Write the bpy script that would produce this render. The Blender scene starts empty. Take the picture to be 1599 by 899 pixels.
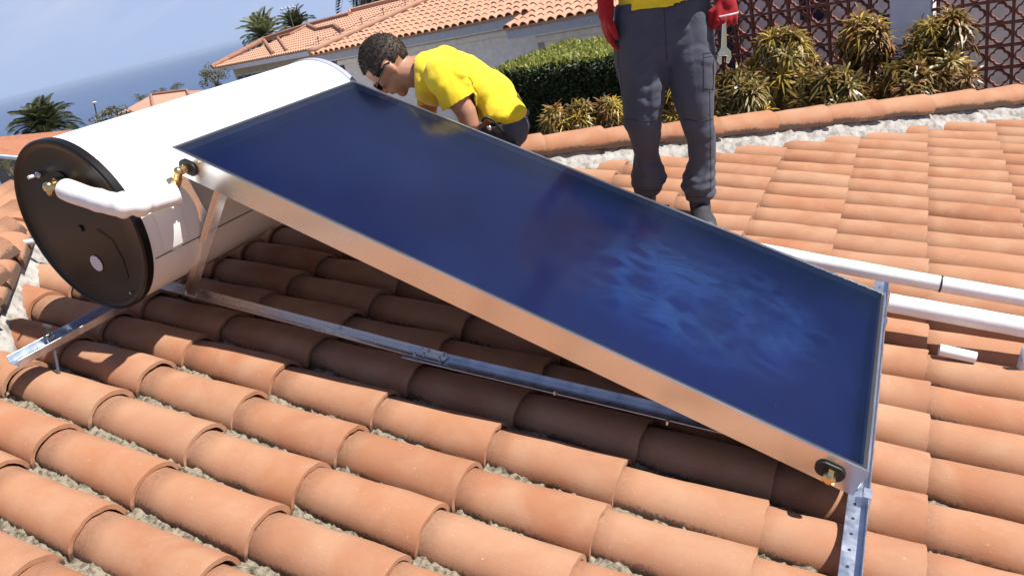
import bpy, bmesh, math, random
import numpy as np
from mathutils import Vector, Matrix, noise
random.seed(7)
sc = bpy.context.scene
col = sc.collection
PI = math.pi
# ------------------------------------------------------------ camera
CZ = 4.6                                                  # camera height over the garden datum
R = ((0.8693938479705234, -0.004572697021273359, -0.49409860104331205),
     (0.44100090941594866, -0.44385133264474524, 0.7800731968243685),
     (-0.22287336091447238, -0.8960887706870538, -0.38386505446999475))   # world rows of (right, down, forward)
F, PCX, PCY = 1147.0, 799.5, 449.5
cam_d = bpy.data.cameras.new('camera'); cam = bpy.data.objects.new('camera', cam_d); col.objects.link(cam)
M = Matrix.Identity(4)
for r in range(3):
    M[r][0], M[r][1], M[r][2] = R[r][0], -R[r][1], -R[r][2]
M[0][3], M[1][3], M[2][3] = 0, 0, CZ
cam.matrix_world = M
cam_d.sensor_width = 36; cam_d.lens = 36*F/1599; cam_d.clip_start = .02; cam_d.clip_end = 90000
sc.camera = cam
# ------------------------------------------------------------ light
SUN = Vector((.585, .13, .807)).normalized()
SKY_STRENGTH, SUN_STRENGTH, EXPOSURE = .050, 5.0, .70
sun_d = bpy.data.lights.new('sun', 'SUN'); sun = bpy.data.objects.new('sun', sun_d); col.objects.link(sun)
sun_d.energy = SUN_STRENGTH; sun_d.angle = math.radians(.53); sun_d.color = (1, .955, .88)
sun.rotation_euler = SUN.to_track_quat('Z', 'Y').to_euler(); sun.location = (0, 0, 40)
world = bpy.data.worlds.new('World'); sc.world = world; world.use_nodes = True
nt = world.node_tree; nt.nodes.clear()
def nd(nt, t, **k):
    n = nt.nodes.new(t)
    for a, b in k.items():
        if a in n.inputs: n.inputs[a].default_value = b
        else: setattr(n, a, b)
    return n
out = nd(nt, 'ShaderNodeOutputWorld'); bg = nd(nt, 'ShaderNodeBackground'); bg.inputs['Strength'].default_value = SKY_STRENGTH
sky = nd(nt, 'ShaderNodeTexSky'); sky.sky_type = 'NISHITA'; sky.sun_disc = False
sky.sun_elevation = math.asin(SUN.z); sky.sun_rotation = math.atan2(SUN.x, SUN.y)
sky.altitude = 200; sky.air_density = 1.0; sky.dust_density = .1; sky.ozone_density = 3.0
tc = nd(nt, 'ShaderNodeTexCoord'); sep = nd(nt, 'ShaderNodeSeparateXYZ'); nt.links.new(tc.outputs['Generated'], sep.inputs[0])
# thin streaky clouds: project the direction on a high plane
dz = nd(nt, 'ShaderNodeMath', operation='ADD'); nt.links.new(sep.outputs['Z'], dz.inputs[0]); dz.inputs[1].default_value = .22
cmb = nd(nt, 'ShaderNodeCombineXYZ')
for i, a in enumerate('XY'):
    dv = nd(nt, 'ShaderNodeMath', operation='DIVIDE'); nt.links.new(sep.outputs[a], dv.inputs[0]); nt.links.new(dz.outputs[0], dv.inputs[1]); nt.links.new(dv.outputs[0], cmb.inputs[i])
mp_ = nd(nt, 'ShaderNodeMapping'); mp_.inputs['Rotation'].default_value = (0, 0, -.55); mp_.inputs['Scale'].default_value = (.55, 1.9, 1)
nt.links.new(cmb.outputs[0], mp_.inputs[0])
nz = nd(nt, 'ShaderNodeTexNoise'); nz.inputs['Scale'].default_value = 1.5; nz.inputs['Detail'].default_value = 9; nz.inputs['Roughness'].default_value = .58; nz.inputs['Distortion'].default_value = .5
nt.links.new(mp_.outputs[0], nz.inputs['Vector'])
rmp = nd(nt, 'ShaderNodeValToRGB'); rmp.color_ramp.elements[0].position = .40; rmp.color_ramp.elements[1].position = .68
nt.links.new(nz.outputs[0], rmp.inputs[0])
elev = nd(nt, 'ShaderNodeMapRange'); elev.inputs['From Min'].default_value = .015; elev.inputs['From Max'].default_value = .13; nt.links.new(sep.outputs['Z'], elev.inputs['Value'])
cf = nd(nt, 'ShaderNodeMath', operation='MULTIPLY'); nt.links.new(rmp.outputs[0], cf.inputs[0]); nt.links.new(elev.outputs[0], cf.inputs[1])
cf2 = nd(nt, 'ShaderNodeMath', operation='MULTIPLY'); nt.links.new(cf.outputs[0], cf2.inputs[0]); cf2.inputs[1].default_value = .80
mx = nd(nt, 'ShaderNodeMix'); mx.data_type = 'RGBA'
tint = nd(nt, 'ShaderNodeMix'); tint.data_type = 'RGBA'; tint.blend_type = 'MULTIPLY'; tint.inputs[0].default_value = 1; nt.links.new(sky.outputs[0], tint.inputs[6]); tint.inputs[7].default_value = (.60, .72, 1.0, 1)
low = nd(nt, 'ShaderNodeMapRange'); low.interpolation_type = 'SMOOTHSTEP'; low.inputs['From Min'].default_value = .34; low.inputs['From Max'].default_value = .10; nt.links.new(sep.outputs['Z'], low.inputs['Value'])
hzm = nd(nt, 'ShaderNodeMix'); hzm.data_type = 'RGBA'; nt.links.new(low.outputs[0], hzm.inputs[0]); nt.links.new(tint.outputs[2], hzm.inputs[6]); hzm.inputs[7].default_value = (5.6, 7.0, 10.3, 1)
nt.links.new(cf2.outputs[0], mx.inputs[0]); nt.links.new(hzm.outputs[2], mx.inputs[6]); mx.inputs[7].default_value = (8.6, 9.0, 11.0, 1)
nt.links.new(mx.outputs[2], bg.inputs[0]); nt.links.new(bg.outputs[0], out.inputs[0])
sc.view_settings.view_transform = 'Standard'; sc.view_settings.look = 'None'; sc.view_settings.exposure = EXPOSURE; sc.view_settings.gamma = 1
sc.render.engine = 'CYCLES'
sc.cycles.max_bounces = 5; sc.cycles.transparent_max_bounces = 8

# ------------------------------------------------------------ frames of reference
C0 = Vector((0, 0, CZ))
def ray(px, py):
    c = ((px-PCX)/F, (py-PCY)/F, 1)
    return Vector([R[i][0]*c[0]+R[i][1]*c[1]+R[i][2]*c[2] for i in range(3)])
def at_y(px, py, y):  r = ray(px, py); return C0 + r*(y/r.y)
def at_z(px, py, z):  r = ray(px, py); return C0 + r*(z/r.z)       # z relative to the camera
TH = math.radians(12.4)
T = Vector((math.cos(TH), 0, -math.sin(TH))); N = Vector((math.sin(TH), 0, math.cos(TH))); Y = Vector((0, 1, 0))
O = C0 + Vector((-0.18466, 1.61758, -1.44395))            # on the plane of the tile crests
def P(u, v, h=0.): return O + T*u + Y*v + N*h
def roof_h(p): return (Vector(p)-O).dot(N)
def on_screen(p, m=40):
    d = Vector(p)-C0
    x = sum(R[i][0]*d[i] for i in range(3)); y = sum(R[i][1]*d[i] for i in range(3)); z = sum(R[i][2]*d[i] for i in range(3))
    if z < .1: return None
    a, b = x/z*F+PCX, y/z*F+PCY
    return (a, b, z) if -m < a < 1599+m and -m < b < 899+m else None

# ------------------------------------------------------------ object helpers
def tag(o, label=None, cat=None, group=None, kind=None):
    if label: o['label'] = label
    if cat: o['category'] = cat
    if group: o['group'] = group
    if kind: o['kind'] = kind
    return o
def thing(name, loc, label, cat, group=None):
    o = bpy.data.objects.new(name, None); col.objects.link(o); o.location = loc; o.empty_display_size = .1
    o['_o'] = tuple(loc)
    return tag(o, label, cat, group)
def origin(parent):
    v = Vector((0, 0, 0))
    while parent: v += parent.location; parent = parent.parent
    return v
class MB:
    def __init__(s): s.v = []; s.f = []
    def add(s, vs, fs):
        b = len(s.v); s.v += [tuple(v) for v in vs]; s.f += [tuple(i+b for i in f) for f in fs]; return s
    def box(s, c, ax, ay, az):
        """box by centre and three half-axis vectors"""
        c, ax, ay, az = map(Vector, (c, ax, ay, az))
        vs = [c+ax*i+ay*j+az*k for i in (-1, 1) for j in (-1, 1) for k in (-1, 1)]
        fs = [(0, 1, 3, 2), (4, 6, 7, 5), (0, 4, 5, 1), (2, 3, 7, 6), (0, 2, 6, 4), (1, 5, 7, 3)]
        if ax.cross(ay).dot(az) < 0: fs = [f[::-1] for f in fs]
        return s.add(vs, fs)
    def tube(s, pts, rad, n=12, cap=True, up=None, ry=None, closed=False):
        """sweep an ellipse along pts; rad = radius or list; ry = second radius list (along the 'side' axis)"""
        pts = [Vector(p) for p in pts]; m = len(pts)
        rad = rad if isinstance(rad, (list, tuple)) else [rad]*m
        ry = rad if ry is None else (ry if isinstance(ry, (list, tuple)) else [ry]*m)
        up = Vector(up) if up is not None else None
        prev = None; vs = []
        for i, p in enumerate(pts):
            d = (pts[min(i+1, m-1)]-pts[max(i-1, 0)]).normalized()
            if up is not None: a = up-d*up.dot(d)
            elif prev is None: a = Vector((0, 0, 1)) if abs(d.z) < .9 else Vector((1, 0, 0)); a = a-d*a.dot(d)
            else: a = prev-d*prev.dot(d)
            a.normalize(); prev = a; b = d.cross(a)
            for k in range(n):
                t = 2*PI*k/n; vs.append(p+a*(math.cos(t)*rad[i])+b*(math.sin(t)*ry[i]))
        fs = []
        for i in range(m-1):
            for k in range(n):
                k2 = (k+1) % n; fs.append((i*n+k, i*n+k2, (i+1)*n+k2, (i+1)*n+k))
        if cap: fs.append(tuple(range(n))[::-1]); fs.append(tuple((m-1)*n+k for k in range(n)))
        return s.add(vs, fs)
    def ball(s, c, r, sx=None, n=10, m=8):
        """ellipsoid; sx = three axis vectors scaled by radii"""
        c = Vector(c); ax = sx or (Vector((r, 0, 0)), Vector((0, r, 0)), Vector((0, 0, r)))
        vs = [c+ax[2]]; fs = []
        for i in range(1, m):
            ph = PI*i/m
            for k in range(n):
                t = 2*PI*k/n; vs.append(c+ax[2]*math.cos(ph)+(ax[0]*math.cos(t)+ax[1]*math.sin(t))*math.sin(ph))
        vs.append(c-ax[2]); L = len(vs)-1
        for k in range(n):
            fs.append((0, 1+k, 1+(k+1) % n)); fs.append((L, L-n+(k+1) % n, L-n+k))
        for i in range(m-2):
            for k in range(n):
                a = 1+i*n+k; b = 1+i*n+(k+1) % n; fs.append((a, a+n, b+n, b))
        return s.add(vs, fs)
    def disc(s, c, n_, r0, r1, h, seg=32):
        """ring plate: from radius r0 to r1 (r0 may be 0), thickness h along n_"""
        n_ = Vector(n_).normalized(); a = n_.orthogonal().normalized(); b = n_.cross(a); c = Vector(c)
        vs = []; fs = []
        for k in range(seg):
            t = 2*PI*k/seg; e = a*math.cos(t)+b*math.sin(t)
            vs += [c+e*r0, c+e*r1, c+e*r0+n_*h, c+e*r1+n_*h]
        for k in range(seg):
            i = 4*k; j = 4*((k+1) % seg)
            fs += [(i+2, i+3, j+3, j+2), (i+1, j+1, j+3, i+3), (i, j, j+1, i+1)]
            if r0 > 0: fs.append((i, i+2, j+2, j))
        return s.add(vs, fs)
    def prism(s, poly, ext):
        """extrude a 3-d polygon (list of points) along ext"""
        p = [Vector(q) for q in poly]; n = len(p); ext = Vector(ext)
        return s.add(p+[q+ext for q in p], [tuple(range(n))[::-1], tuple(range(n, 2*n))]+[(i, (i+1) % n, n+(i+1) % n, n+i) for i in range(n)])
    def build(s, name, mat, parent=None, smooth=False, label=None, cat=None, group=None, kind=None, auto=None, data_only=False):
        o_ = origin(parent)
        me = bpy.data.meshes.new(name)
        me.from_pydata([(v[0]-o_.x, v[1]-o_.y, v[2]-o_.z) for v in s.v], [], s.f)
        me.materials.append(mat)
        if smooth: me.polygons.foreach_set('use_smooth', [True]*len(me.polygons))
        bm = bmesh.new(); bm.from_mesh(me); bmesh.ops.recalc_face_normals(bm, faces=bm.faces)
        if auto:
            for e in bm.edges:
                if len(e.link_faces) == 2 and e.calc_face_angle(0) > auto: e.smooth = False
        bm.to_mesh(me); bm.free(); me.update()
        if data_only: return me
        o = bpy.data.objects.new(name, me); col.objects.link(o); o.parent = parent
        return tag(o, label, cat, group, kind)
def inst(name, me, parent, mat4, label=None):
    o = bpy.data.objects.new(name, me); col.objects.link(o); o.parent = parent
    m = mat4.copy(); m.translation = m.translation-origin(parent); o.matrix_local = m
    if label: o['label'] = label
    return o
def frame_m(p, x, y, z):
    m = Matrix.Identity(4)
    for i in range(3): m[i][0], m[i][1], m[i][2], m[i][3] = x[i], y[i], z[i], p[i]
    return m
def bevel(o, w, seg=2, ang=.6):
    b = o.modifiers.new('bevel', 'BEVEL'); b.width = w; b.segments = seg; b.limit_method = 'ANGLE'; b.angle_limit = ang
    return o

# ------------------------------------------------------------ materials
class Mat:
    def __init__(s, name):
        s.m = bpy.data.materials.new(name); s.m.use_nodes = True; s.nt = s.m.node_tree
        s.b = s.nt.nodes['Principled BSDF']; s.o = s.nt.nodes['Material Output']
    def n(s, t, **k): return nd(s.nt, t, **k)
    def l(s, a, b): s.nt.links.new(a, b)
    def co(s, kind='Object', scale=(1, 1, 1), rnd=False, rot=(0, 0, 0)):
        t = s.n('ShaderNodeTexCoord'); m = s.n('ShaderNodeMapping'); m.inputs['Scale'].default_value = scale; m.inputs['Rotation'].default_value = rot
        s.l(t.outputs[kind], m.inputs[0])
        if rnd:
            i = s.n('ShaderNodeObjectInfo'); q = s.n('ShaderNodeMath', operation='MULTIPLY'); s.l(i.outputs['Random'], q.inputs[0]); q.inputs[1].default_value = 37.
            cc = s.n('ShaderNodeCombineXYZ')
            for k in range(3): s.l(q.outputs[0], cc.inputs[k])
            s.l(cc.outputs[0], m.inputs['Location'])
        return m.outputs[0]
    def noise(s, vec, scale, detail=5, rough=.55, dist=0):
        z = s.n('ShaderNodeTexNoise'); s.l(vec, z.inputs['Vector']); z.inputs['Scale'].default_value = scale
        z.inputs['Detail'].default_value = detail; z.inputs['Roughness'].default_value = rough; z.inputs['Distortion'].default_value = dist
        return z.outputs[0]
    def ramp(s, fac, stops):
        r = s.n('ShaderNodeValToRGB'); e = r.color_ramp.elements
        while len(e) < len(stops): e.new(.5)
        for i, (p, c) in enumerate(stops):
            e[i].position = p; e[i].color = (c, c, c, 1) if isinstance(c, (int, float)) else (*c, 1)
        s.l(fac, r.inputs[0]); return r.outputs[0]
    def mix(s, fac, a, b, mode='MIX'):
        x = s.n('ShaderNodeMix'); x.data_type = 'RGBA'; x.blend_type = mode
        for v, i in ((fac, 0), (a, 6), (b, 7)):
            if isinstance(v, (int, float)): x.inputs[i].default_value = v
            elif isinstance(v, (tuple, list)): x.inputs[i].default_value = (*v, 1)
            else: s.l(v, x.inputs[i])
        return x.outputs[2]
    def math(s, op, a, b=None):
        x = s.n('ShaderNodeMath', operation=op)
        for v, i in ((a, 0), (b, 1)):
            if v is None: continue
            if isinstance(v, (int, float)): x.inputs[i].default_value = v
            else: s.l(v, x.inputs[i])
        return x.outputs[0]
    def bump(s, h, strength=.3, dist=.01):
        b = s.n('ShaderNodeBump'); b.inputs['Strength'].default_value = strength; b.inputs['Distance'].default_value = dist
        s.l(h, b.inputs['Height']); s.l(b.outputs[0], s.b.inputs['Normal']); return s
    def set(s, **k):
        for a, v in k.items():
            i = s.b.inputs[a.replace('_', ' ')]
            if hasattr(v, 'is_linked') or hasattr(v, 'links'): s.l(v, i)
            else: i.default_value = (*v, 1) if isinstance(v, tuple) and len(v) == 3 else v
        return s
def plain(name, c, rough=.6, metal=0., var=.12, scale=8., bump=0., bscale=60., spec=.5):
    m = Mat(name); v = m.co(); f = m.noise(v, scale)
    lo = tuple(x*(1-var) for x in c); hi = tuple(min(1, x*(1+var)) for x in c)
    m.set(Base_Color=m.ramp(f, [(.3, lo), (.7, hi)]), Roughness=rough, Metallic=metal)
    m.b.inputs['Specular IOR Level'].default_value = spec
    if bump: m.bump(m.noise(v, bscale), bump, .004)
    return m.m
def tile_mat(name, local=True, pale=0., orange=None):
    m = Mat(name); v = m.co(rnd=local); raw = m.co()
    info = m.n('ShaderNodeObjectInfo')
    tone = info.outputs['Random'] if local else m.noise(v, 3.)
    c0 = m.ramp(tone, [(0., (.31, .133, .068)), (.2, (.36, .182, .106)), (.4, (.365, .166, .088)), (.6, (.38, .198, .114)), (.8, (.325, .135, .068)), (1., (.39, .214, .130))])
    if orange: c0 = m.ramp(tone, [(0, orange), (1, tuple(x*1.12 for x in orange))])
    blot = m.ramp(m.noise(v, 7., 4, .5, .4), [(.38, 0.), (.66, 1.)])
    c1 = m.mix(m.math('MULTIPLY', blot, .55), c0, (.43, .270, .172))
    fine = m.co(scale=(2.2, 30, 30), rnd=local)
    streak = m.ramp(m.noise(fine, 9., 4, .6), [(.35, .0), (.7, 1.)])
    c2 = m.mix(m.math('MULTIPLY', streak, .22), c1, (.34, .135, .065))
    red = m.ramp(m.noise(v, 4.2, 3, .5, .8), [(.55, 0.), (.72, 1.)])
    c2 = m.mix(m.math('MULTIPLY', red, .28), c2, (.39, .145, .075))
    speck = m.ramp(m.noise(v, 120., 2, .5), [(.72, 0.), (.76, 1.)])
    c3 = m.mix(m.math('MULTIPLY', speck, .35), c2, (.75, .62, .5))
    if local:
        # soot and lichen on the lower flanks, deepened to paint in their shade
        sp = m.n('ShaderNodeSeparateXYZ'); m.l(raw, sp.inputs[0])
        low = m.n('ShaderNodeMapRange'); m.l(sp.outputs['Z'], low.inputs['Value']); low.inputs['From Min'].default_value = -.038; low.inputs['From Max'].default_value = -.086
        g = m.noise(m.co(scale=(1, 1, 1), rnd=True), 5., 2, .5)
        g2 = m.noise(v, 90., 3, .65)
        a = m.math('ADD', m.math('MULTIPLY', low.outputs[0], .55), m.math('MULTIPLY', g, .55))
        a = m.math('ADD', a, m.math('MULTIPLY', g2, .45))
        lich_shade = m.ramp(a, [(.80, 0.), (.97, 1.)])
        c3 = m.mix(m.math('MULTIPLY', lich_shade, .85), c3, (.045, .036, .03))
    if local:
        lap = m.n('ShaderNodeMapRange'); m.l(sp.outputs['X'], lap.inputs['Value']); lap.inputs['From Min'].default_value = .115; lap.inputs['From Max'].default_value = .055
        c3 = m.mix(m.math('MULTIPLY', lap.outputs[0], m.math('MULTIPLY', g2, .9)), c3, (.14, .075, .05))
    sc1 = m.ramp(m.noise(m.co(scale=(9, 30, 9), rot=(0, 0, .5), rnd=local), 1.6, 5, .7), [(.70, 0.), (.76, 1.)]); sc2 = m.ramp(m.noise(v, 2.6, 2, .5), [(.56, 0.), (.62, 1.)])
    c3 = m.mix(m.math('MULTIPLY', m.math('MULTIPLY', sc1, sc2), .55), c3, (.66, .58, .50))
    st = m.ramp(m.noise(v, 3.4, 6, .65, .3), [(.60, 0.), (.78, 1.)])
    c3 = m.mix(m.math('MULTIPLY', st, .24), c3, (.17, .085, .05))
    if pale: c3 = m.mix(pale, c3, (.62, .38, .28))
    m.set(Base_Color=c3, Roughness=.78); m.b.inputs['Sheen Weight'].default_value = .05; m.b.inputs['Sheen Roughness'].default_value = .6; m.b.inputs['Sheen Tint'].default_value = (1, .85, .78, 1); m.b.inputs['Specular IOR Level'].default_value = .18
    hgt = m.math('ADD', m.math('MULTIPLY', m.noise(fine, 6., 4, .6), .6), m.noise(v, 60., 3, .6))
    m.bump(hgt, .22, .003)
    return m.m
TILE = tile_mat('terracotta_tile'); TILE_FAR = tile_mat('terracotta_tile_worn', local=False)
def mortar(name, c, dark, s=1.):
    m = Mat(name); v = m.co(); f = m.noise(v, 28*s, 6, .7); g = m.noise(v, 95*s, 3, .7)
    m.set(Base_Color=m.mix(m.math('MULTIPLY', g, .6), m.ramp(f, [(.38, dark), (.52, c), (.68, tuple(min(1, x*1.25) for x in c))]), tuple(x*.6 for x in c)), Roughness=.95)
    m.bump(m.math('ADD', f, m.math('MULTIPLY', g, .5)), .6, .006); return m.m
BED = mortar('gravel_mortar', (.27, .235, .175), (.035, .028, .020), 1.9)
LIME = mortar('white_mortar', (.42, .405, .38), (.20, .175, .15), .6)
def metal(name, c, rough, scale=(1, 1, 1), amt=.08):
    m = Mat(name); v = m.co(scale=scale); f = m.noise(v, 6., 4)
    m.set(Base_Color=m.ramp(f, [(.3, tuple(x*(1-amt) for x in c)), (.7, c)]), Metallic=1., Roughness=m.ramp(f, [(.2, rough*.75), (.8, min(1, rough*1.3))]))
    return m.m
ALU = metal('brushed_aluminium', (.78, .77, .77), .26); ZINC = metal('galvanised_steel', (.68, .74, .84), .34, (5, 5, 5), .25)
BRASS = metal('brass', (.83, .60, .27), .25); CHROME = metal('chrome', (.85, .85, .86), .12)
BLACKRUB = plain('black_rubber', (.012, .012, .013), .55)
WHITEPAINT = plain('white_enamel', (.84, .84, .83), .28, var=.02, scale=3.)
PVC = plain('white_pipe_cover', (.80, .79, .80), .5, var=.05, scale=30., bump=.25, bscale=25.)
PIPEGREY = plain('grey_conduit', (.42, .45, .52), .4)
# ============================================================ the roof we stand on
V0, PITCH = -.083, .19
JOINTS = [-4.02, -3.58, -3.14, -2.70, -2.26, -1.825, -1.395, -.985, -.58, -.19, .187, .575, .965, 1.35, 1.74]
def far_hip(u): return 3.05+.83*(u+.92)
def near_hip(u): return .03-.95*(u+3.54)
house = thing('tiled_house', P(-1, 1.5, -1.2), 'terracotta tiled hip roof under the solar heater and both workers', 'house')
SEG = 14
def tile_mesh(name, L, r0, r1, h0, h1, th, warp, mat, edge_noise=.0015):
    """a barrel tile lying along +x: narrow upper end at x=0, wide lower end at x=L; crest at z=0 at the lower end"""
    vs = []; nx = 9
    for shell in (0, 1):
        for i in range(nx):
            t = i/(nx-1); x = L*t; r = r0+(r1-r0)*t; hh = h0+(h1-h0)*t
            zt = -.021*(1-t)-.004*math.sin(PI*t)*warp
            for k in range(SEG+1):
                a = PI*k/SEG
                rr = r-th*shell; hx = hh-th*shell
                wob = noise.noise(Vector((x*9+warp*7, a*2, shell)))*edge_noise*2
                ex = (noise.noise(Vector((a*3, warp*5, t)))*edge_noise*3) if i in (0, nx-1) else 0
                y = -rr*math.cos(a)*(1+.05*math.sin(a)**2); z = zt-hh+hx*math.sin(a)**.86 if 0 < k < SEG else zt-hh
                vs.append((x+ex, y+wob, z+wob))
    n = SEG+1; fs = []; B = nx*n
    for i in range(nx-1):
        for k in range(SEG):
            a = i*n+k; fs.append((a, a+1, a+n+1, a+n)); fs.append((B+a+n, B+a+n+1, B+a+1, B+a))
        for k in (0, SEG):
            a = i*n+k; fs.append((a, a+n, B+a+n, B+a))
    for i in (0, nx-1):
        for k in range(SEG):
            a = i*n+k; fs.append((a, a+1, B+a+1, B+a))
    mb = MB(); mb.v = vs; mb.f = fs
    return mb.build(name, mat, data_only=True, smooth=True, auto=.7)
TM = [tile_mesh('roof_tile', .455, .0745+.001*k, .0935, .086, .097, .0135, k-1.5, TILE) for k in range(4)]
cands = []
for k in range(-14, 32):
    v = V0+k*PITCH
    for j, u in enumerate(JOINTS):
        if v > far_hip(u-.2)-.11+.08 or v < near_hip(u-.2)+.05: continue
        ju = u+random.uniform(-.004, .004)
        s = on_screen(P(u-.2, v), 120)
        cands.append(((s[2] if s else 99), u, v, ju, k, j))
cands.sort()
rest = MB(); n_part = 0
for dist, u, v, ju, k, j in cands:
    up = ju-.455
    hi_lim = None
    # trim tiles that run into the mortar of the two hips
    cut = 1.
    rollv = Vector((random.uniform(-.004, .004), random.uniform(-.018, .018), random.uniform(-.025, .025)))
    x = (T+N*rollv.x+Y*rollv.y*.35).normalized(); z = (N-x*N.dot(x)+Y*rollv.z).normalized(); z = (z-x*z.dot(x)).normalized(); y = z.cross(x)
    p = P(up, v+random.uniform(-.004, .004), random.uniform(-.003, .003))
    m = frame_m(p, x, y, z)
    me = TM[random.randrange(4)]
    if dist < 90 and n_part < 292:
        inst('roof_tile', me, house, m); n_part += 1
    else:
        rest.add([m @ v_.co for v_ in me.vertices], [tuple(f.vertices) for f in me.polygons])
if rest.v: rest.build('roof_tiles', TILE_FAR, house, smooth=True, auto=.7, kind='stuff')
# mortar bed with gravel between the rows
def grid_mesh(name, u0, u1, v0, v1, du, dv, hf, mat, parent, kind=None, Pf=None):
    nu, nv = int((u1-u0)/du)+1, int((v1-v0)/dv)+1
    Pf = Pf or P; mb = MB(); vs = []
    for i in range(nu):
        for j in range(nv):
            u, v = u0+i*du, v0+j*dv; vs.append(Pf(u, v, hf(u, v)))
    mb.v = [tuple(a) for a in vs]; mb.f = [(i*nv+j, (i+1)*nv+j, (i+1)*nv+j+1, i*nv+j+1) for i in range(nu-1) for j in range(nv-1)]
    return mb.build(name, mat, parent, smooth=False, kind=kind)
def bed_h(u, v):
    a = noise.noise(Vector((u*9, v*14, 0))); b = noise.noise(Vector((u*38, v*38, 4))); c = noise.noise(Vector((u*95, v*95, 9)))
    return -.083+.014*a+.015*b+.010*c
grid_mesh('mortar_bed', -2.75, 1.30, -1.25, .62, .0095, .0095, bed_h, BED, house, kind='stuff')
flat = MB()
A_ = (-4.13, .50)
flat.add([P(*A_, -.118), P(1.75, far_hip(1.75), -.118), P(1.75, near_hip(1.75), -.118)], [(0, 1, 2)])
flat.build('roof_deck', BED, house)
# hips: cover tiles on lumpy white mortar
HT = [tile_mesh('ridge_tile', .45, .088, .108, .085, .098, .013, k-.5, TILE) for k in range(2)]
def hip(u0, u1, vf, off, ph):
    a, b = P(u0, vf(u0), off), P(u1, vf(u1), off)
    d = (b-a).normalized(); side = N.cross(d).normalized(); nn = d.cross(side).normalized()
    L = (b-a).length; s = ph
    while s < L:
        x = (d+nn*random.uniform(-.01, .01)+side*random.uniform(-.02, .02)).normalized(); z = (nn-x*nn.dot(x)).normalized()
        inst('ridge_tile', HT[random.randrange(2)], house, frame_m(a+d*s+nn*random.uniform(-.003, .003), x, z.cross(x), z))
        s += .375
    return a, b, d, side, nn
def mortar_strip(u0, u1, vf, sgn, w0, w1, h0, h1, name='ridge_mortar', step=.012):
    n_ = int((u1-u0)/step); mb = MB(); m_ = 22; vs = []
    for i in range(n_+1):
        u = u0+(u1-u0)*i/n_
        for j in range(m_+1):
            t = j/m_
            # the lower lip wraps round every row end
            lip = w1+.030*noise.noise(Vector((u*11, 3, sgn)))+.018*noise.noise(Vector((u*37, 3, sgn)))
            off = w0+(lip-w0)*t
            v = vf(u)+sgn*off
            row = abs(((v-V0)/PITCH+.5) % 1-.5)*PITCH               # distance from row axis
            h = h0+(h1-h0)*(t**1.2)+.016*noise.noise(Vector((u*13, v*13, 1)))+.010*noise.noise(Vector((u*45, v*45, 2)))
            vs.append(P(u, v, h-(.05 if j == m_ else 0)))
    mb.v = [tuple(a) for a in vs]; mb.f = [(i*(m_+1)+j, (i+1)*(m_+1)+j, (i+1)*(m_+1)+j+1, i*(m_+1)+j+1) for i in range(n_) for j in range(m_)]
    return mb.build(name, LIME, house, kind='stuff', smooth=True)
fh = hip(-4.05, 1.75, far_hip, .155, .12)
nh = hip(-4.05, 0.2, near_hip, .155, .05)
mortar_strip(-4.0, 1.75, far_hip, -1, .05, .22, .075, -.045)
mortar_strip(-4.0, -1.0, near_hip, 1, .05, .18, .06, -.05)
# the neighbouring faces of the hip roof
ap = P(*A_, .10)
def face(e0, e1, name):
    mb = MB(); mb.add([ap, e0, e1], [(0, 1, 2)]); return mb.build(name, BED, house)
en = P(1.75, near_hip(1.75), -.02); ef = P(1.75, far_hip(1.75), -.02)
wn = Vector((2*ap.x-en.x, en.y, en.z)); wf = Vector((2*ap.x-ef.x, ef.y, ef.z))
face(en, wn, 'roof_deck'); face(wn, wf, 'roof_deck'); face(wf, ef, 'roof_deck')
# tiles on the face beyond the near hip (only its top strip shows)
d2 = (Vector(((en.x+wn.x)/2, en.y, en.z))-ap).normalized(); s2 = Vector((-1, 0, 0)); n2 = s2.cross(d2); n2 = n2 if n2.z > 0 else -n2
for i in range(-7, 8):
    base = ap+s2*(i*PITCH+.06)
    for j in range(0, 5):
        s0 = abs(i*PITCH+.06)/1.16+.02+j*.39-.1
        p = base+d2*s0+n2*.085
        inst('roof_tile', TM[(i+j) % 4], house, frame_m(p, d2, n2.cross(d2), n2))
# walls under the eaves
PLASTER = plain('white_plaster', (.62, .61, .60), .9, bump=.2)
wm = MB(); zt = en.z-.12; x0, x1, y0, y1 = wn.x+.5, en.x-.5, en.y+.5, ef.y-.5; zb = CZ-4.9
for a, b in (((x0, y0), (x1, y0)), ((x1, y0), (x1, y1)), ((x1, y1), (x0, y1)), ((x0, y1), (x0, y0))):
    c = Vector(((a[0]+b[0])/2, (a[1]+b[1])/2, (zt+zb)/2)); d = Vector((b[0]-a[0], b[1]-a[1], 0)); nrm_ = Vector((-d.y, d.x, 0)).normalized()
    wm.box(c, d*.5-d.normalized()*.101, nrm_*.1, Vector((0, 0, (zt-zb)/2)))
wm.build('wall', PLASTER, house)

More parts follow.
